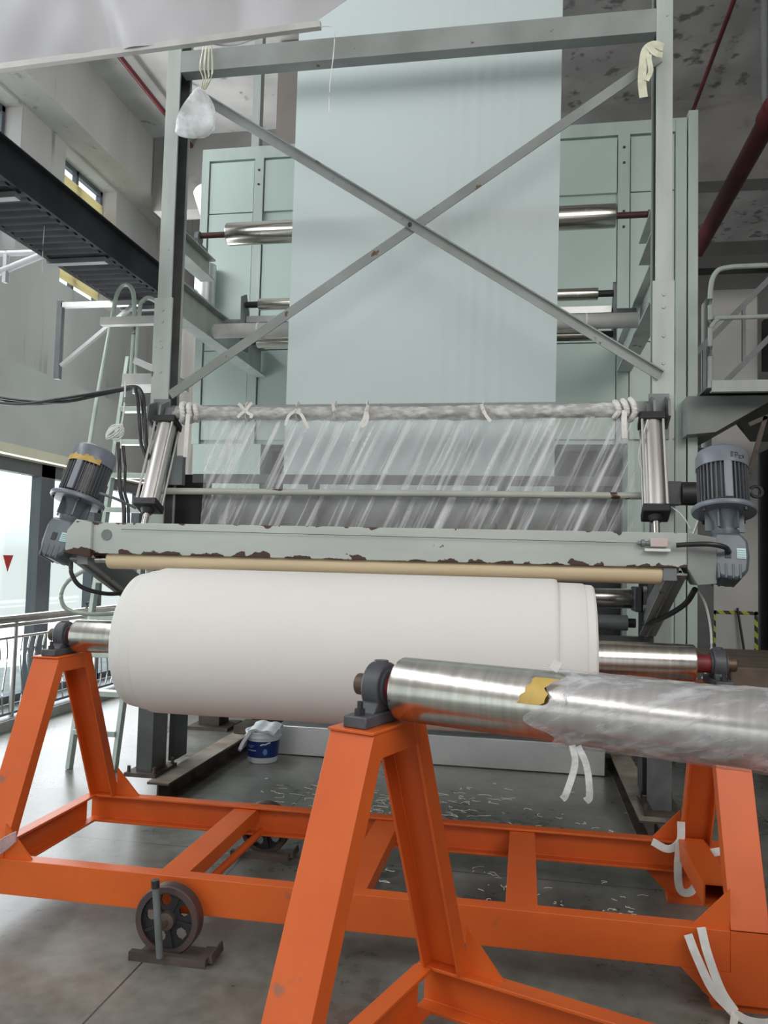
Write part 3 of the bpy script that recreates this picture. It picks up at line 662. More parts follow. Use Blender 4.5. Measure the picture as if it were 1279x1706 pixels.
# air cylinders
def cylinder(label, x, tilt, yt, yb):
    t = thing('air_cylinder', label, 'air cylinder', (x, yt, 2.50)); d = Vector((tilt, yb - yt, 1.84 - 2.50)); Ln = d.length
    rot = d.to_track_quat('-Z', 'Y').to_matrix().to_4x4()
    t.rotation_euler = rot.to_euler()
    obj('barrel', lathe(nb(), [(-.05, .062), (-Ln + .10, .062)], 'Z', (0, 0, 0), 40), ALU, t)
    obj('end_cap', B(-.075, .075, -.075, .075, -.05, .0), BLACK, t, bevel=.008); obj('end_cap', B(-.075, .075, -.075, .075, -Ln + .05, -Ln + .10), BLACK, t, bevel=.008)
    for a in (-1, 1):
        for b in (-1, 1): obj('tie_rod', tube(nb(), (a * .06, b * .06, -.05), (a * .06, b * .06, -Ln + .10), .008, 8), ALU, t)
    obj('piston_rod', tube(nb(), (0, 0, -Ln + .06), (0, 0, -Ln - .12), .02), STEEL, t)
    obj('gland', lathe(nb(), [(-Ln + .05, .045), (-Ln + .02, .03)], 'Z', (0, 0, 0), 20), BLACK, t)
    obj('clevis', B(-.03, .03, -.02, .02, 0, .09), MIDG, t)
    return t
cylinder('slanted silver air cylinder left of the plastic curtain', -2.365, .01, 5.0, 4.72)
cylinder('silver air cylinder right of the plastic curtain', .735, -.012, 5.0, 4.72)

t = thing('side_drive', 'small dark drive unit on the right column beside the motor', 'drive unit', (.95, 5.0, 2.05)); PAR = t
P('housing', lathe(nb(), [(.90, .05), (.90, .07), (1.06, .07), (1.07, .05)], 'X', (0, 4.98, 2.04), 24), BLACK); P('bracket', B(.80, .90, 4.94, 5.04, 1.97, 2.11), CAST, bevel=.005); P('label', B(1.0, 1.05, 4.905, 4.912, 2.06, 2.09), LBL)
# geared motors
def motor(label, x, y, z, tilt, group=None, scuff=False):
    t = thing('gear_motor', label, 'motor', (x, y, z)); t.rotation_euler = (math.radians(-17), tilt, 0); t.scale = (1.05, 1.05, 1.07)
    def o(n, bm, m, **k): return obj(n, bm, m, t, **k)
    bm = nb(); prism(bm, [(-.07, -.06), (-.05, -.12), (.03, -.13), (.075, -.09), (.085, -.02), (.08, .05), (.05, .085), (-.06, .085), (-.075, .04)], 'Y', -.07, .07)
    o('gearbox', bm, GEARP, bevel=.014)
    bm = nb()
    for i in range(4): box(bm, -.055 + i * .03, -.045 + i * .03, -.073, .073, -.125, -.06)
    o('gearbox_ribs', bm, GEARP, bevel=.003)
    o('output_flange', lathe(nb(), [(-.09, .05), (-.075, .065), (-.05, .065)] if tilt < .1 else [(.05, .065), (.075, .065), (.09, .05)], 'X', (0, 0, -.02), 28), GEARP)
    bm = lathe(nb(), [(.07, .052), (.10, .062), (.11, .062), (.115, .05), (.15, .055), (.195, .075)], 'Z', (0, 0, 0), 32)
    for i in range(6):
        a = i * PI / 3; m_ = Matrix.Rotation(a, 4, 'Z'); box(bm, .05, .085, -.004, .004, .11, .197, m_)
    o('neck', bm, GEARP)
    bm = lathe(nb(), [(.195, .09), (.197, .138), (.203, .142), (.215, .142), (.221, .138), (.223, .10)], 'Z', (0, 0, 0), 48)
    o('flange', bm, MOTOR)
    for i in range(4):
        a = i * PI / 2 + .6; o('flange_bolt', lathe(nb(), [(.18, .009), (.195, .009)], 'Z', (.122 * math.cos(a), .122 * math.sin(a), 0), 6), BLACK)
    bm = lathe(nb(), [(.222, .098), (.42, .098)], 'Z', (0, 0, 0), 48)
    for i in range(34):
        a = 2 * PI * i / 34
        box(bm, .095, .113, -.0028, .0028, .235, .415, Matrix.Rotation(a, 4, 'Z'))
    o('finned_body', bm, MOTORF)
    o('body_pad', B(-.018, .018, -.118, -.095, .235, .415), MOTOR, bevel=.004)
    fan = o('fan_cover', lathe(nb(), [(.410, .108), (.410, .1165), (.465, .1165), (.490, .108), (.503, .088), (.508, .05), (.509, 0.001)], 'Z', (0, 0, 0), 48), MOTOR)
    bm = nb(); m_ = Matrix.Translation((.13, 0, .31))
    ring = [(.026 * math.cos(2 * PI * i / 20) + .145, 0, .026 * math.sin(2 * PI * i / 20) + .31) for i in range(21)]
    sweep(bm, ring, circ(.008, 8), (0, 1, 0)); box(bm, .095, .122, -.008, .008, .302, .318)
    if tilt < .1: o('lifting_eye', bm, BLACK)
    else: bm.free()
    o('terminal_box', B(-.04, .05, .10, .155, .25, .36), MOTORF, bevel=.006)
    rat = o('rating_plate', B(.028, .065, -.0735, -.071, -.035, .012), LBL); o('sight_plate', B(-.022, .004, -.0735, -.071, -.035, .005), BLACK)
    bm = nb()
    for i in range(4): box(bm, .031, .062, -.0742, -.0735, -.03 + .01 * i, -.027 + .01 * i)
    obj('plate_print', bm, MIDG, rat)
    if scuff:
        o('tape_remnant', sheet(lambda u, v: Vector(((.119) * math.sin(-1.0 + 1.9 * u), -.119 * math.cos(-1.0 + 1.9 * u), (.395 + .03 * v * (1 + .35 * math.sin(u * 31) * math.sin(u * 13))))), 30, 3), YEL, solid=.001)
        o('tape_remnant', sheet(lambda u, v: Vector(((.119) * math.sin(-1.1 + .14 * u), -.119 * math.cos(-1.1 + .14 * u), .32 + .07 * v)), 4, 3), YEL, solid=.001)
    else:
        bm = nb()                                # remains of stencilled characters on the fan cover
        for k, segs in enumerate((((0, 0, 0, 1), (0, 1, 1, 1), (.5, 0, .5, 1)), ((0, 0, 0, 1), (0, 1, 1, 1), (1, 1, 1, .5), (0, .5, 1, .5)), ((0, 0, 1, 0), (0, .5, 1, .5), (0, 0, 0, .5)), ((0, .2, 1, .8), (0, .8, 1, .2)))):
            for (a, b, c, d) in segs:
                def q(u_, v_): th = .12 + k * .16 + u_ * .11; return (.1175 * math.sin(th), -.1175 * math.cos(th), .428 + v_ * .024)
                sweep(bm, [q(a, b), q(c, d)], rect(.003, .0025), (0, 1, 0))
        obj('stencil_marks', bm, BLACK, fan)
    return t
motor('blue-grey gear motor at the left beam end, tape remnants on cap', -2.49, 4.03, 1.68, math.radians(9.5), scuff=True)
motor('blue-grey upright gear motor at the right beam end, with eye bolt', .935, 4.03, 1.665, math.radians(1.5))

# nip rollers and gear behind the roll
roller('nip_roller', 'dark steel roller behind the white roll, upper of two', -2.2, .70, 5.5, 1.39, .065, STEEL, .03, .05, BLACK)
roller('nip_roller', 'dark steel roller behind the white roll, lower of two', -2.2, .66, 5.45, 1.235, .05, MIDG, .03, .05, BLACK)
roller('steel_drum', 'wide grey steel drum dimly seen behind the plastic curtain', -2.15, .50, 5.34, 1.90, .14, MIDG, .03, .08, BLACK)
t = thing('bearing_stand', 'dark bearing frame holding the rollers behind the roll', 'frame', (CX, 5.5, 0)); PAR = t
for s in (-1, 1):
    x = CX + s * 1.60
    P('side_plate', B(x - .02, x + .02, 5.40, 5.62, .16, 1.75), BLACK)

    P('bearing', B(x - s * .05 - .025, x - s * .05 + .025, 5.40, 5.58, 1.31, 1.47), CAST, bevel=.01)
P('black_panel', B(-2.46, -2.18, 5.30, 5.34, 1.3, 2.17), BLACK)  # flat black panel behind the left air cylinder
P('cross_tie', B(CX - 1.58, CX + 1.58, 5.5, 5.6, 1.02, 1.14), POSTD)

# ================================================================== WRAPPED TUBE AND CURTAIN
def crump(u, v):
    th = 2 * PI * v; x = -2.30 + 2.95 * u
    r = .038 + .0025 * math.sin(x * 7 + th * 2) + .0015 * math.sin(x * 31 + th * 3) + .0015 * math.sin(x * 67 - th * 5)
    return Vector((x, 4.98 + r * math.cos(th), 2.545 + r * 1.15 * math.sin(th) - .012 * math.sin(PI * u)))
t = thing('wrapped_tube', 'cross tube wrapped in crumpled plastic above the curtain', 'tube', (CX, 4.98, 2.545)); PAR = t
P('core', tube(nb(), (-2.32, 4.98, 2.538), (.66, 4.98, 2.538), .024), mat('tube_core', (.42, .40, .36), .5, var=.3, scale=5))
P('wrapping', sheet(crump, 400, 20), WRAPT)
for x, sc in ((-2.24, 1.0), (.62, 1.0)):
    bm = nb()
    for k in range(3):
        xx = x + k * .045 * (1 if x < 0 else -1); r0 = .062 - .008 * k
        sweep(bm, spline([(xx + .012 * math.sin(q * 2.1), 4.98 + r0 * math.cos(q * 2 * PI / 7), 2.545 + r0 * math.sin(q * 2 * PI / 7)) for q in range(8)], 3), circ(.018, 8))
    P('end_bundle', bm, TIE)
    P('bundle_tail', ribbon([(x + .05 * (1 if x < 0 else -1), 4.92, 2.53), (x + .055 * (1 if x < 0 else -1), 4.90, 2.44), (x + .05 * (1 if x < 0 else -1), 4.90, 2.36 if x > 0 else 2.24)], .03, .004), TIE)
def curtain(u, v):
    z = 2.515 - .80 * v; x = -2.12 + 2.74 * u + .02 * math.sin(v * 3)
    ph = (x + .42 * v * (1 if u > .12 else u / .12)) * 26
    y = 4.985 + .010 * math.sin(ph) + .007 * math.sin(ph * 2.3 + 1) + .004 * math.sin(ph * 5.1) + .01 * math.sin(u * 11)
    return Vector((x, y, z))
tag(obj('plastic_curtain', sheet(curtain, 400, 24), FILM), 'clear pleated plastic curtain hanging from the wrapped tube', 'plastic curtain')
def bow(label, x, tails):
    t = thing('cloth_bow', label, 'cloth tie', (x, 4.93, 2.55), 0, None)
    bm = nb()
    sweep(bm, spline([(x, 4.925, 2.57), (x + .004, 4.935, 2.6), (x, 4.98, 2.603), (x - .004, 5.02, 2.58), (x, 5.028, 2.545), (x, 5.01, 2.50), (x, 4.95, 2.495), (x - .003, 4.93, 2.53)], 4), rect(.014, .004), (1, 0, 0))
    lathe(bm, [(x - .012, .006), (x, .015), (x + .012, .006)], 'X', (0, 4.925, 2.545), 10)
    obj('knot', bm, TIE, t).location = (-x, -4.93, -2.55)
    for tl in tails:
        obj('tail', ribbon([(x + a - x * 0, 4.92 - .006 * k, 2.545 + b) for k, (a, b) in enumerate(tl)], .02, .003), TIE, t).location = (-x, -4.93, -2.55)
    return t
bow('butterfly shaped cloth bow, left of the bows on the wrapped tube', -1.80, [[(0, 0), (-.03, .035), (-.045, .045)], [(0, 0), (.03, .035), (.05, .05)], [(0, 0), (-.025, -.02), (-.045, -.045)], [(0, 0), (.03, -.02), (.05, -.03), (.045, -.05)]])
bow('cloth tie with two spreading tails on the wrapped tube', -1.46, [[(0, 0), (-.04, -.03), (-.055, -.07), (-.058, -.10)], [(0, 0), (.04, -.03), (.075, -.09), (.095, -.12)], [(0, 0), (.02, -.015), (.03, .01)]])
bow('tiny upright cloth knot near the middle of the wrapped tube', -1.21, [[(0, 0), (-.006, .04), (-.01, .055)]])
bow('cloth tie with curled hanging loop at the tube middle', -1.00, [[(0, 0), (.01, -.05), (.0, -.09), (-.025, -.11)], [(0, 0), (-.01, -.05), (-.02, -.08), (-.035, -.1)], [(0, 0), (.012, .03)]])
bow('cloth tie with one short slanting tail, right of the bows', -.27, [[(0, 0), (.02, -.04), (.05, -.08)], [(0, 0), (-.01, .03)]])

# ================================================================== HANGING THINGS
t = thing('plastic_bag', 'small clear plastic bag hanging from the left column top', 'plastic bag', (-2.24, 5.03, 4.6)); PAR = t
def bagf(u, v):
    th = 2 * PI * v
    r = (.012 + .128 * math.sin(min(1, u * 1.25) * PI * .5) ** .8) * (1 if u < .8 else math.cos((u - .8) / .2 * PI / 2) ** .5 + .02)
    wob = 1 + .12 * math.sin(th * 3 + u * 5) + .06 * math.sin(th * 7)
    return Vector((-2.25 + r * wob * math.cos(th), 5.0 + r * .35 * wob * math.sin(th), 4.80 - .36 * u))
P('bag', sheet(bagf, 28, 40), BAG)
bm = nb()
for k in range(4):
    sweep(bm, spline([(-2.24 + .01 * k, 5.03, 4.80), (-2.23 + .02 * k, 5.03, 4.88), (-2.26 + .03 * k, 5.04, 4.97), (-2.25 + .02 * k, 5.06, 5.13)], 5), rect(.012, .003))
P('tie', bm, YTIE)
t = thing('cloth_strip', 'cream cloth strip knotted at the right column top', 'cloth tie', (.70, 5.03, 4.75)); PAR = t
P('strip', ribbon([(.80, 5.03, 4.83), (.74, 5.01, 4.84), (.69, 5.0, 4.80), (.675, 5.0, 4.70), (.67, 5.0, 4.60), (.68, 5.0, 4.50)], .05, .004), YTIE)
P('strip', ribbon([(.72, 5.02, 4.82), (.71, 4.99, 4.74), (.72, 4.99, 4.66), (.695, 4.99, 4.60)], .03, .004), YTIE)
P('knot', ribbon([(.70, 5.0, 4.83), (.75, 4.99, 4.77), (.79, 5.0, 4.76)], .035, .004), YTIE)

def ribbon_tie(name, label, pieces, m=TIE, w=.03):
    t = thing(name, label, 'cloth tie', pieces[0][0]); global PAR; PAR = t
    for pts in pieces: P('strip', ribbon(pts, w, .004), m)
    return t
TYN = 3.15
ribbon_tie('cloth_tie', 'white cloth strip knotted around the near right cart foot', [
    [(.60, TYN, .275), (.63, TYN - .01, .20), (.68, TYN - .015, .10), (.735, TYN - .02, .045), (.76, TYN - .025, .02)],
    [(.645, TYN, .305), (.665, TYN - .01, .22), (.71, TYN - .015, .10), (.755, TYN - .02, .035)],
    [(.755, TYN - .03, .03), (.80, TYN - .03, .012), (.86, TYN - .03, .012), (.93, TYN - .02, .03)],
    [(.755, TYN - .03, .03), (.745, TYN - .05, .02), (.735, TYN - .09, .010), (.745, TYN - .14, .008)]])
ribbon_tie('cloth_tie', 'white cloth strip looped around the far right cart leg', [
    [(.62, 4.12, .285), (.69, 4.1, .262), (.74, 4.08, .31), (.745, 4.08, .40)],
    [(.74, 4.08, .31), (.725, 4.05, .20), (.735, 4.05, .10), (.78, 4.05, .09), (.82, 4.04, .16), (.80, 4.04, .22), (.745, 4.07, .30)],
    [(.80, 4.04, .20), (.83, 4.0, .28), (.86, 3.98, .30), (.92, 3.97, .32)]], w=.035)
bm = nb()
for k in range(7):
    sweep(bm, spline([(-2.36, 3.17, .245 + .008 * k), (-2.25, 3.155, .275 + .008 * k), (-2.16, 3.16, .33 + .009 * k), (-2.11, 3.17, .375 + .006 * k)], 5), circ(.005, 6))
tag(obj('cord_bundle', bm, mat('pinkish_cord', (.50, .33, .33), .7, var=.2, scale=20)), 'pinkish cords wound round the left foot of the rear cart', 'cord')
# box tongue between the right cart legs
t = thing('drawbar', 'short hollow orange box tube between the right cart legs', 'box tube', (.83, 3.75, .27)); PAR = t
bm = nb(); xa, xb, za, zb = .735, .85, .225, .32
for (a, b, c, d) in ((xa, xa + .008, za + .008, zb - .008), (xb - .008, xb, za + .008, zb - .008), (xa, xb, za, za + .008), (xa, xb, zb - .008, zb)): box(bm, a, b, 3.55, 4.10, c, d)
P('tube', bm, ORANGE)

# ================================================================== TARPAULIN top left
def tarpf(u, v):
    x0 = -3.1; x = x0 + (-.80 - x0) * u
    zb = 4.02 + .04 * (x + 2.64)
    z = zb + (.9) * v
    x += (.10 * v if u > .9 else 0) * (u - .9) * 10
    if u > .86: z += (u - .86) * 1.0 * (1 - v)
    y = 3.5 + +.03 * math.sin(x * 4 + v * 6) + .045 * math.exp(-((x + 2.02 + .25 * v) / .06) ** 2) + .04 * math.exp(-((x + 1.45 - .3 * v) / .10) ** 2) + .004 * math.sin(x * 17 - v * 14) - .22 * v
    return Vector((x, y, z))
t = thing('tarpaulin', 'pale grey tarpaulin hung over the top left corner', 'tarpaulin', (-2, 3.5, 4.1)); PAR = t
P('cloth', sheet(tarpf, 140, 30), TARP, solid=.004)
P('bottom_bar', sweep(nb(), [(-3.1, 3.49, 4.0), (-.975, 3.49, 4.085)], rect(.03, .03)), BAR)
tag(obj('hanging_thread', sweep(nb(), spline([(-.985, 3.49, 4.08), (-.915, 3.50, 4.07), (-.912, 3.5, 3.95), (-.925, 3.5, 3.8), (-.925, 3.5, 3.66)], 4), circ(.0022, 6)), WHITEC), 'thin frayed thread dangling below the tarpaulin end', 'thread')
tag(obj('hanging_thread', sweep(nb(), spline([(-3.35, 5.0, 3.95), (-3.355, 5.0, 3.7), (-3.35, 5.0, 3.55)], 4), circ(.003, 6)), WHITEC), 'white string hanging from the dark overhead walkway', 'thread')

# ================================================================== LEFT SIDE
wk = thing('overhead_walkway', 'dark corrugated overhead walkway running along the left wall', 'walkway', (-3.42, 5.4, 3.88)); PAR = wk
def deck(u, v):
    y = 3.4 + 3.7 * u; return Vector((-3.67 + .47 * v, y, 3.885 + .012 * math.sin(y * 2 * PI / .11)))
P('deck', sheet(deck, 270, 1), DARKG, solid=.006, smooth=60)
P('side_beam', sweep(nb(), [(-3.20, 3.4, 4.01), (-3.20, 7.1, 4.01)], chan(.06, .26, .01, 1)), DARKG)
P('side_beam', sweep(nb(), [(-3.69, 3.4, 3.95), (-3.69, 7.1, 3.95)], chan(.05, .14, .01, -1)), DARKG)
for y in (4.45, 5.55, 6.7): P('cross_bearer', B(-3.69, -3.2, y, y + .06, 3.83, 3.868), MIDG)
t = thing('wall_bracket', 'white tube bracket under the walkway at the left edge', 'bracket', (-4.3, 5.6, 3.9)); PAR = t
P('tube', tube(nb(), (-5.3, 5.62, 3.97), (-3.66, 5.62, 3.95), .022), WPAINT); P('tube', tube(nb(), (-4.6, 5.62, 3.65), (-3.75, 5.62, 3.94), .028), WPAINT)
P('hanger', B(-4.10, -4.07, 5.60, 5.64, 3.72, 3.97), WPAINT)
t = thing('wall_bracket', 'galvanised triangular bracket behind the ladder top', 'bracket', (-3.8, 6.5, 3.6)); PAR = t
P('arm', B(-4.14, -3.40, 6.48, 6.53, 3.80, 3.845), STAIN); P('strut', sweep(nb(), [(-4.12, 6.5, 3.27), (-3.45, 6.5, 3.80)], rect(.04, .03)), STAIN); P('post', B(-4.18, -4.13, 6.48, 6.53, 3.15, 3.86), MIDG)
struct('trim_7', B(-4.28, -2.95, 9.0, 9.2, .0, 4.35), overlay(mat('streaked_pier', (0.34, 0.31, 0.29), .9, var=.3, scale=1.5, stretch=(5, 1, .3)), (0.10, 0.09, 0.085), 4, .6, .1, stretch=(4, 1, .15)))            # rough pier behind the ladder
# ladder
ld = thing('ladder', 'tall green-grey metal ladder leaning beside the left column', 'ladder', (-3.12, 5.6, 0)); PAR = ld
TL = 3.30; slope = .19
def lp(x, z): return (x, 5.58 + z * slope, z)
P('stringer', sweep(nb(), [lp(-3.31, 0), lp(-3.31, 3.25)], rect(.03, .06), (0, 1, 0)), ALUL)
P('stringer', sweep(nb(), [lp(-2.95, 0), lp(-2.95, 3.25)], rect(.03, .06), (0, 1, 0)), ALUL)
for k in range(11):
    z = .27 + .28 * k; y = 5.58 + z * slope
    P('step', B(-3.30, -2.96, y - .05, y + .05, z - .02, z + .02), ALUL, bevel=.004)
P('hoop', sweep(nb(), spline([(-3.40, 5.72, 1.85), (-3.38, 5.80, 2.6), (-3.36, 5.98, 3.5), (-3.33, 6.0, 3.74), (-3.26, 6.0, 3.81), (-3.19, 6.0, 3.73), (-3.17, 6.0, 3.45), (-3.18, 6.0, 3.0)], 6), circ(.018, 10)), ALUL)
P('hoop', sweep(nb(), spline([(-3.14, 6.0, 2.9), (-3.13, 6.0, 3.55), (-3.10, 6.0, 3.67), (-3.02, 6.02, 3.68), (-2.8, 6.05, 3.52), (-2.62, 6.05, 3.42)], 6), circ(.018, 10)), ALUL)
P('side_loop', sweep(nb(), spline([(-2.93, 5.5, 1.62), (-3.22, 5.3, 1.40), (-3.25, 5.3, 1.22), (-3.12, 5.4, 1.16), (-2.95, 5.6, 1.16)], 6), circ(.016, 10)), ALUL)
t = thing('landing_platform', 'small landing of grey channels beside the left column', 'platform', (-3, 5.7, 3)); PAR = t
P('upper_bar', B(-3.22, -2.54, 5.56, 5.62, 3.34, 3.40), BAR); P('lower_plate', B(-2.93, -2.54, 5.4, 5.7, 2.84, 2.92), BAR); P('diagonal', sweep(nb(), [(-3.1, 5.9, 3.15), (-2.55, 5.6, 2.9)], rect(.02, .05)), BAR)
P('upright', B(-2.60, -2.56, 5.5, 5.54, 2.84, 3.4), MIDG)
# hoses
t = thing('hose_bundle', 'black hoses crossing from the left edge and down the column', 'hose', (-2.8, 4.9, 2.7)); PAR = t
for k, (dz, dy) in enumerate(((0, 0), (.03, .02), (.012, .04))):
    P('hose', sweep(nb(), spline([(-3.75, 4.9 + dy, 2.63 + dz * (1 if k else 0) + .02 * k), (-3.4, 4.9 + dy, 2.60 + dz), (-3.1, 4.9 + dy, 2.635 - dz * .6), (-2.85, 4.9 + dy, 2.67 - dz * .4), (-2.60, 4.9 + dy, 2.70 + dz * .5), (-2.54 + dz, 4.88 + dy, 2.66), (-2.50 + dz, 4.85 + dy, 2.5), (-2.475 + dz, 4.84 + dy, 2.33), (-2.43, 4.84 + dy, 2.22)], 6), circ(.012, 8)), RUBBERB)
P('hose', sweep(nb(), spline([(-2.60, 4.78, 2.32), (-2.585, 4.78, 2.15), (-2.56, 4.76, 2.0), (-2.52, 4.74, 1.9), (-2.50, 4.72, 1.72)], 6), circ(.014, 8)), RUBBERB)
P('hose', sweep(nb(), spline([(-2.575, 4.80, 2.30), (-2.555, 4.80, 2.15), (-2.54, 4.78, 2.0), (-2.50, 4.76, 1.9), (-2.48, 4.74, 1.72)], 6), circ(.010, 8)), RUBBERB)
t = thing('white_cable', 'white cable coiled and tied beside the left air cylinder', 'cable', (-2.62, 4.82, 2.4)); PAR = t
P('drop', sweep(nb(), spline([(-2.58, 4.8, 2.72), (-2.58, 4.8, 2.55), (-2.59, 4.79, 2.40), (-2.58, 4.78, 2.28)], 5), circ(.006, 8)), WHITEC)
bm = nb()
for k in range(5):
    sweep(bm, [(-2.615 + (.055 + .006 * math.sin(k)) * math.cos(q / 20 * 2 * PI), 4.77 - .006 * k, 2.385 + (.04 + .008 * math.cos(k * 2)) * math.sin(q / 20 * 2 * PI + .3 * k)) for q in range(21)], circ(.005, 6), (0, 1, 0))
P('coil', bm, WHITEC)
tag(obj('motor_cable', sweep(nb(), spline([(-2.42, 4.0, 1.55), (-2.41, 4.0, 1.48), (-2.37, 4.05, 1.41), (-2.28, 4.2, 1.375), (-2.2, 4.35, 1.41), (-2.15, 4.5, 1.5)], 6), circ(.012, 10)), RUBBERB), 'black cable looping below the left motor', 'cable')
tag(obj('flexible_conduit', sweep(nb(), spline([(.80, 4.05, 1.50), (.78, 4.2, 1.42), (.72, 4.5, 1.33), (.66, 4.75, 1.28)], 6), circ(.014, 10)), RUBBERB), 'black conduit bending below the right beam end', 'conduit')
tag(obj('white_tube', sweep(nb(), spline([(.82, 4.1, 1.50), (.87, 4.15, 1.42), (.905, 4.2, 1.28), (.90, 4.2, 1.15), (.865, 4.2, 1.06)], 6), circ(.006, 8)), WHITEC), 'thin white tube hanging behind the right bearing', 'tube')
tag(obj('air_line', sweep(nb(), spline([(.70, 4.90, 2.47), (.655, 4.88, 2.30), (.66, 4.87, 2.18), (.76, 4.85, 2.0), (.83, 4.6, 1.9), (.85, 4.4, 1.80)], 6), circ(.004, 6)), WHITEC), 'thin white air line looping over the right cylinder', 'air line')
tag(obj('air_line', sweep(nb(), spline([(.82, 4.2, 1.77), (.87, 4.2, 1.9), (.93, 4.2, 1.98)], 6), circ(.006, 6)), WHITEC), 'short white line rising behind the right motor flange', 'air line')
tag(obj('motor_cable', sweep(nb(), spline([(-2.30, 4.05, 1.93), (-2.22, 4.1, 1.90), (-2.16, 4.2, 1.86)], 6), circ(.008, 8)), MIDG), 'short grey cable leaving the left motor body', 'cable')
# fence
fe = thing('stainless_railing', 'low stainless railing with wavy balusters along the glazing', 'railing', (-4.6, 6.5, 0)); PAR = fe
y0, y1 = 3.6, 10.4
P('top_rail', tube(nb(), (-4.6, y0, .985), (-4.6, y1, .985), .036, 20), SSRAIL); P('under_rail', tube(nb(), (-4.6, y0, .925), (-4.6, y1, .925), .018), SSRAIL)
P('upper_bar', tube(nb(), (-4.6, y0, .815), (-4.6, y1, .815), .012), SSRAIL); P('lower_bar', tube(nb(), (-4.6, y0, .13), (-4.6, y1, .13), .014), MIDG)
y = y0 + .28
while y < y1:
    P('post', tube(nb(), (-4.6, y, .09), (-4.6, y, .985), .024), SSRAIL)
    if y + 1.43 < y1 + .9:
        for k in range(1, 12):
            yy = y + k * .119
            if yy > y1: break
            amp = .035 * math.sin(k * PI / 6)
            pts = [(-4.6, yy + amp * 1.3 * math.sin(q / 12 * PI * 2), .13 + .685 * q / 12) for q in range(13)]
            P('baluster', sweep(nb(), pts, circ(.0075, 8)), SSRAIL)
    y += 1.43
tag(obj('valve_handle', sweep(nb(), [(-4.6, 7.95, 1.02), (-4.6, 7.95, 1.07), (-4.60, 8.15, 1.085)], circ(.014, 8)), BLACK), 'small black lever standing on the stainless railing', 'handle')
struct('trim_8', B(-4.72, -4.52, 3.4, 11, 0, .09), CURB)
struct('trim_9', B(-4.66, -4.54, 3.4, 11, .09, .095), MIDG)
t = thing('triangle_sticker', 'red inverted triangle sticker on the left window glass', 'sticker', (-5.32, 7.0, 1.6))
obj('triangle', prism(nb(), [(7.595, 1.558), (7.765, 1.558), (7.68, 1.385)], 'X', -5.372, -5.368), REDS, t).location = (5.32, -7.0, -1.6)
# base beams
for x, lab in ((-2.31, 'long rusty steel beam on the floor by the left column'), (.75, 'long rusty steel beam on the floor by the right column')):
    t = thing('base_beam', lab, 'steel beam', (x, 6, 0)); PAR = t
    P('beam', sweep(nb(), [(x, 4.95, .066), (x, 7.0, .066)], hsec(.15, .132, .012)), RUST)
    P('top_flange', B(x - .075, x + .075, 4.95, 7.0, .132, .136), RUSTL)
t = thing('support_stand', 'low rusty support stand with leveling plates at left rear', 'stand', (-2.7, 6.9, 0)); PAR = t
P('post', B(-2.98, -2.78, 7.2, 7.45, .03, .26), RUST); P('foot_plate', B(-3.05, -2.66, 7.1, 7.5, .0, .03), RUST); P('head_plate', B(-3.1, -2.6, 7.08, 7.45, .27, .30), MIDG); P('shim', B(-2.36, -2.2, 6.45, 6.75, .14, .2), RUST)
# bucket
t = thing('paint_bucket', 'white paint bucket with blue label beside the stainless box', 'bucket', (-2.02, 6.2, 0)); t.scale = (.96, .96, .84)
obj('tub', lathe(nb(), [(0, .112), (.004, .118), (.27, .142), (.275, .148), (.29, .148), (.292, .138), (.285, .13), (.02, .105), (.02, .001)], 'Z', (0, 0, 0), 40), BUCKW, t)
obj('label_band', lathe(nb(), [(.055, .1228), (.055, .1255), (.205, .1382), (.205, .136)], 'Z', (0, 0, 0), 40), BUCKB, t)
obj('lid_rim', lathe(nb(), [(.232, .141), (.232, .148), (.242, .149), (.242, .142)], 'Z', (0, 0, 0), 40), BUCKW, t)
bm = nb()
def onb(th, z, r=None):
    r = .1262 + (z - .055) * .085 + .0005; return (r * math.sin(th), -r * math.cos(th), z)
for (a, b, z) in ((-.75, -.25, .165), (-.75, -.35, .15), (-.78, -.12, .125), (-.78, -.12, .118)):
    sweep(bm, [onb(a + (b - a) * i / 8, z) for i in range(9)], rect(.001, .0035), (0, 0, 1))
obj('label_text_lines', bm, mat('pale_blue_print', (.35, .45, .65), .4), t)
obj('label_mark', sweep(nb(), [onb(.15, .172), onb(.3, .182), onb(.45, .18), onb(.6, .192), onb(.75, .196)], rect(.001, .012), (0, 0, 1)), BUCKW, t)
obj('label_globe', sheet(lambda u, v: Vector(onb(.45 + .14 * (2 * u - 1) * math.sqrt(max(0, 1 - (2 * v - 1) ** 2)), .11 + .03 * (2 * v - 1))) * 1.002, 8, 8), mat('light_blue_print', (.10, .28, .55), .4), t)
t = thing('white_towel', 'folded white cloth draped over the paint bucket', 'cloth', (-2.02, 6.2, .245))
def towel(u, v):
    x = -.16 + .30 * u; y = -.155 + .24 * v
    z = .022 + .022 * math.sin(PI * min(.98, u)) ** .5 - .02 * max(0, .3 - v) / .3
    if u < .3: z -= (.3 - u) * 0.48; x += .02 * (.3 - u)
    return Vector((x + .01 * math.sin(v * 6), y, z + .006 * math.sin(u * 17) + .008 * math.sin(v * 9)))
obj('cloth', sheet(towel, 40, 16), BUCKW, t, solid=.026, bevel=0)
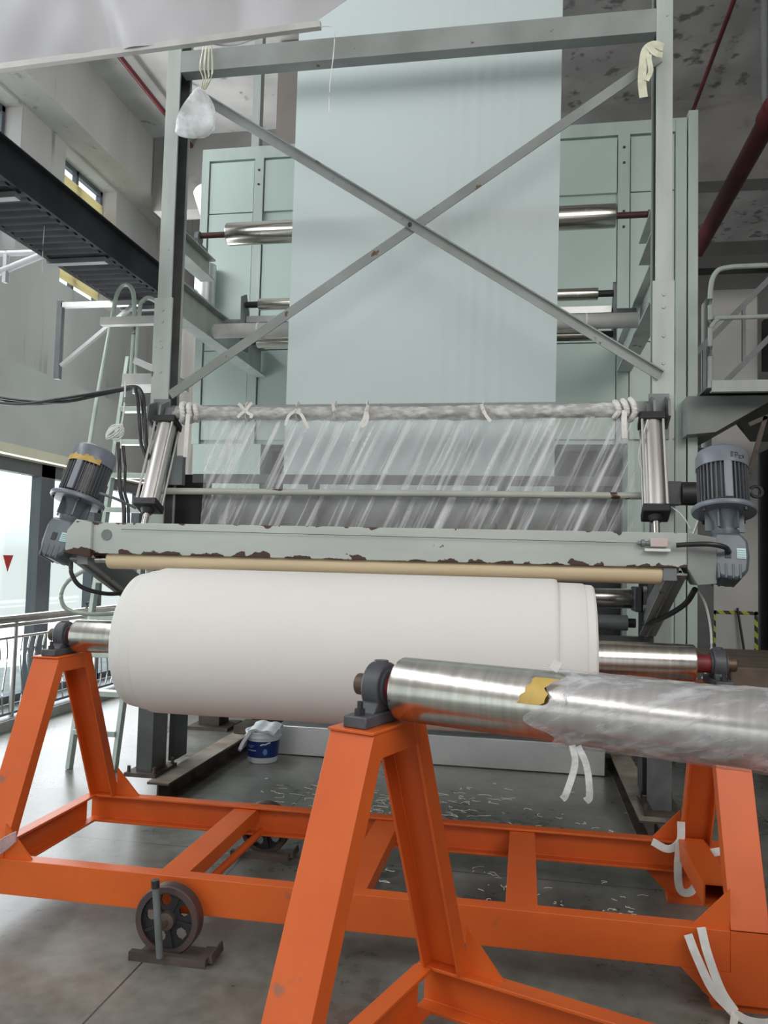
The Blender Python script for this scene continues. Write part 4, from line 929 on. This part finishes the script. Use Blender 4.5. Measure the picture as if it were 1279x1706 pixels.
# thread scraps
bm = nb(); rnd = random.Random(3)
def scrap(x, y, L):
    a = rnd.uniform(0, 2 * PI); pts = [(x, y, .003)]
    for k in range(rnd.randint(2, 5)):
        a += rnd.uniform(-1.7, 1.7); x += L * math.cos(a); y += L * .6 * math.sin(a); pts.append((x, y, .003 + rnd.uniform(0, .004)))
    sweep(bm, spline(pts, 3), circ(.0016, 4))
for k in range(90): scrap(rnd.gauss(-1.15, .30), rnd.gauss(5.35, .18), rnd.uniform(.01, .045))
for k in range(50): scrap(rnd.gauss(-.45, .22), rnd.gauss(5.35, .25), rnd.uniform(.01, .04))
for k in range(26): scrap(rnd.gauss(.25, .25), rnd.gauss(5.2, .3), rnd.uniform(.01, .03))
for k in range(34): scrap(rnd.gauss(-.4, .35), rnd.gauss(4.1, .15), rnd.uniform(.005, .025))
for k in range(26): scrap(rnd.gauss(.45, .12), rnd.gauss(3.95, .12), rnd.uniform(.005, .015))
tag(obj('thread_scraps', bm, mat('white_thread', (.85, .84, .75), .8)), 'white thread scraps scattered on the concrete floor under the machine', 'scraps', kind='stuff')

# ================================================================== RIGHT SIDE
t = thing('hazard_frame', 'yellow and black hazard tape framing a pillar panel', 'tape marking', (2.17, 8.97, .9)); PAR = t
for (a, b, c, d) in ((1.945, 2.395, 1.13, 1.165), (1.945, 2.395, .70, .735), (1.945, 1.98, .70, 1.165), (2.36, 2.395, .70, 1.165)): P('strip', B(a, b, 8.968, 8.975, c, d), HAZ)
P('panel', B(1.98, 2.36, 8.974, 8.979, .735, 1.13), WHITEP)
tag(obj('leaning_rod', tube(nb(), (2.18, 8.92, 1.20), (2.32, 8.75, .0), .012), BLACK), 'dark thin rod leaning at the hazard taped pillar', 'rod')
t = thing('platform', 'raised steel platform with curved tube railing at right', 'platform', (1.9, 6.6, 3)); PAR = t
P('floor_channel', sweep(nb(), [(1.42, 6.6, 3.03), (3.2, 6.6, 3.03)], chan(.06, .09, .01, -1)), PAINT); P('deck', B(1.42, 3.2, 6.6, 8.2, 3.05, 3.075), MIDG)
P('railing', sweep(nb(), spline([(1.415, 6.6, 3.02), (1.415, 6.6, 3.5), (1.418, 6.6, 3.82), (1.46, 6.6, 3.95), (1.56, 6.6, 3.985), (1.8, 6.6, 3.99), (3.2, 6.6, 4.0)], 6), circ(.02, 10)), PAINT)
P('mid_rail', sweep(nb(), spline([(1.415, 6.6, 3.50), (1.47, 6.6, 3.565), (1.6, 6.6, 3.58), (3.2, 6.6, 3.58)], 6), circ(.018, 10)), PAINT)
t = thing('stair', 'dark steel stair rails climbing to the right behind platform', 'staircase', (1.8, 7.6, 3.2)); PAR = t
for z0 in (0, -.55): P('sloping_rail', sweep(nb(), [(1.35, 7.8, 3.40 + z0), (2.9, 7.8, 5.05 + z0)], rect(.035, .05)), MIDG)
for x in (1.60, 1.95, 2.3): P('baluster', B(x, x + .03, 7.78, 7.81, 2.9 + (x - 1.35), 3.45 + (x - 1.35) * 1.02), MIDG)
t = thing('stair_guard', 'dark slanting post and rail at the far right edge', 'handrail', (1.8, 6.2, 2.6)); PAR = t
P('post', sweep(nb(), [(1.71, 6.2, 2.72), (1.60, 6.2, 2.3)], rect(.03, .03)), RUST); P('rail', sweep(nb(), [(1.60, 6.2, 2.66), (1.9, 6.2, 2.80)], rect(.03, .03)), RUST)
t = thing('hopper', 'grey steel hopper with sloped underside below the platform', 'hopper', (1.6, 7.6, 2.9)); PAR = t
P('shell', prism(nb(), [(1.30, 2.70), (1.52, 2.72), (2.02, 3.02), (2.15, 2.85), (3.0, 2.85), (3.0, 3.02), (1.30, 3.02)], 'Y', 6.9, 8.3), PAINTD)
tag(obj('side_tank', B(1.45, 1.66, 7.6, 8.4, .0, 2.69), POSTD), 'dark tall cabinet between the oven and the white pillar', 'cabinet')
t = thing('dark_machine', 'dark machinery rack at the far right edge', 'machine', (2.9, 9, 0)); PAR = t
P('body', B(2.55, 4.5, 8.6, 10, 0, 2.9), DARKIN)
for k in range(7): P('shelf', B(2.5, 4.5, 8.5, 8.62, .35 + .37 * k, .39 + .37 * k), MIDG)
P('cover', B(2.5, 4.5, 8.5, 9.2, 3.75, 4.3), MIDG)
tag(obj('workbench', B(1.28, 3.2, 5.4, 6.6, .78, .99), BROWNP, bevel=.01), 'brown dusty bench top behind the right bearing', 'bench')
obj_b = bpy.data.objects['workbench']; 
t = thing('fire_pipe', 'thick dark red pipe running along the right under ceiling', 'pipe', (2.01, 9, 5.5)); PAR = t
P('pipe', tube(nb(), (2.05, 4, 5.55), (2.05, 13.9, 5.55), .09, 24), REDPIPE)
P('coupling', lathe(nb(), [(7.1, .11), (7.3, .11)], 'Y', (2.05, 0, 5.55), 24), REDPIPE)
P('hanger', tube(nb(), (2.03, 7.35, 5.6), (2.03, 7.35, 7.1), .03), MIDG)
tag(obj('sprinkler_pipe', tube(nb(), (1.86, 4, 6.95), (1.86, 13.9, 6.95), .022), REDPIPE), 'thin dark red ceiling pipe right of the frame', 'pipe')
tag(obj('sprinkler_pipe', tube(nb(), (-4.38, 3, 6.95), (-4.38, 13.9, 6.95), .03), REDPIPE), 'thin dark red ceiling pipe left of the frame', 'pipe')
t = thing('duct_elbow', 'shiny silver flexible duct beside the left column', 'duct', (-3, 7.4, 4.3)); PAR = t
P('duct', sweep(nb(), spline([(-3.5, 8.4, 4.6), (-3.25, 7.9, 4.75), (-3.17, 7.7, 5.0), (-3.3, 7.7, 5.4)], 8), circ(.16, 24)), STAIN)
P('duct', sweep(nb(), [(-3.02, 7.05, 3.9), (-3.02, 7.05, 4.35)], circ(.10, 24)), STAIN)

GROUPS = {'pillow_block': 'bearing blocks on the orange trestles', 'gear_motor': 'gear motors at the beam ends', 'air_cylinder': 'air cylinders beside the curtain',
 'guide_roller': 'steel guide rollers behind the sheet', 'nip_roller': 'dark rollers behind the white roll', 'cloth_bow': 'cloth ties on the wrapped tube', 'cart_wheel': 'iron wheels of the rear cart',
 'wheel_chock': 'wheel chocks under the iron wheels', 'base_beam': 'steel beams lying on the floor', 'sprinkler_pipe': 'thin red ceiling pipes', 'wall_bracket': 'brackets at the left wall',
 'roll_cart': 'orange roll carts', 'roller_shaft': 'steel shafts on the carts', 'air_line': 'white air lines at the right', 'cloth_tie': 'cloth strips on the rear cart', 'hanging_thread': 'hanging threads', 'motor_cable': 'cables of the left motor'}
for o in C.objects:
    if o.parent is None and 'category' in o.keys() and o.name.split('.')[0] in GROUPS: o['group'] = GROUPS[o.name.split('.')[0]]
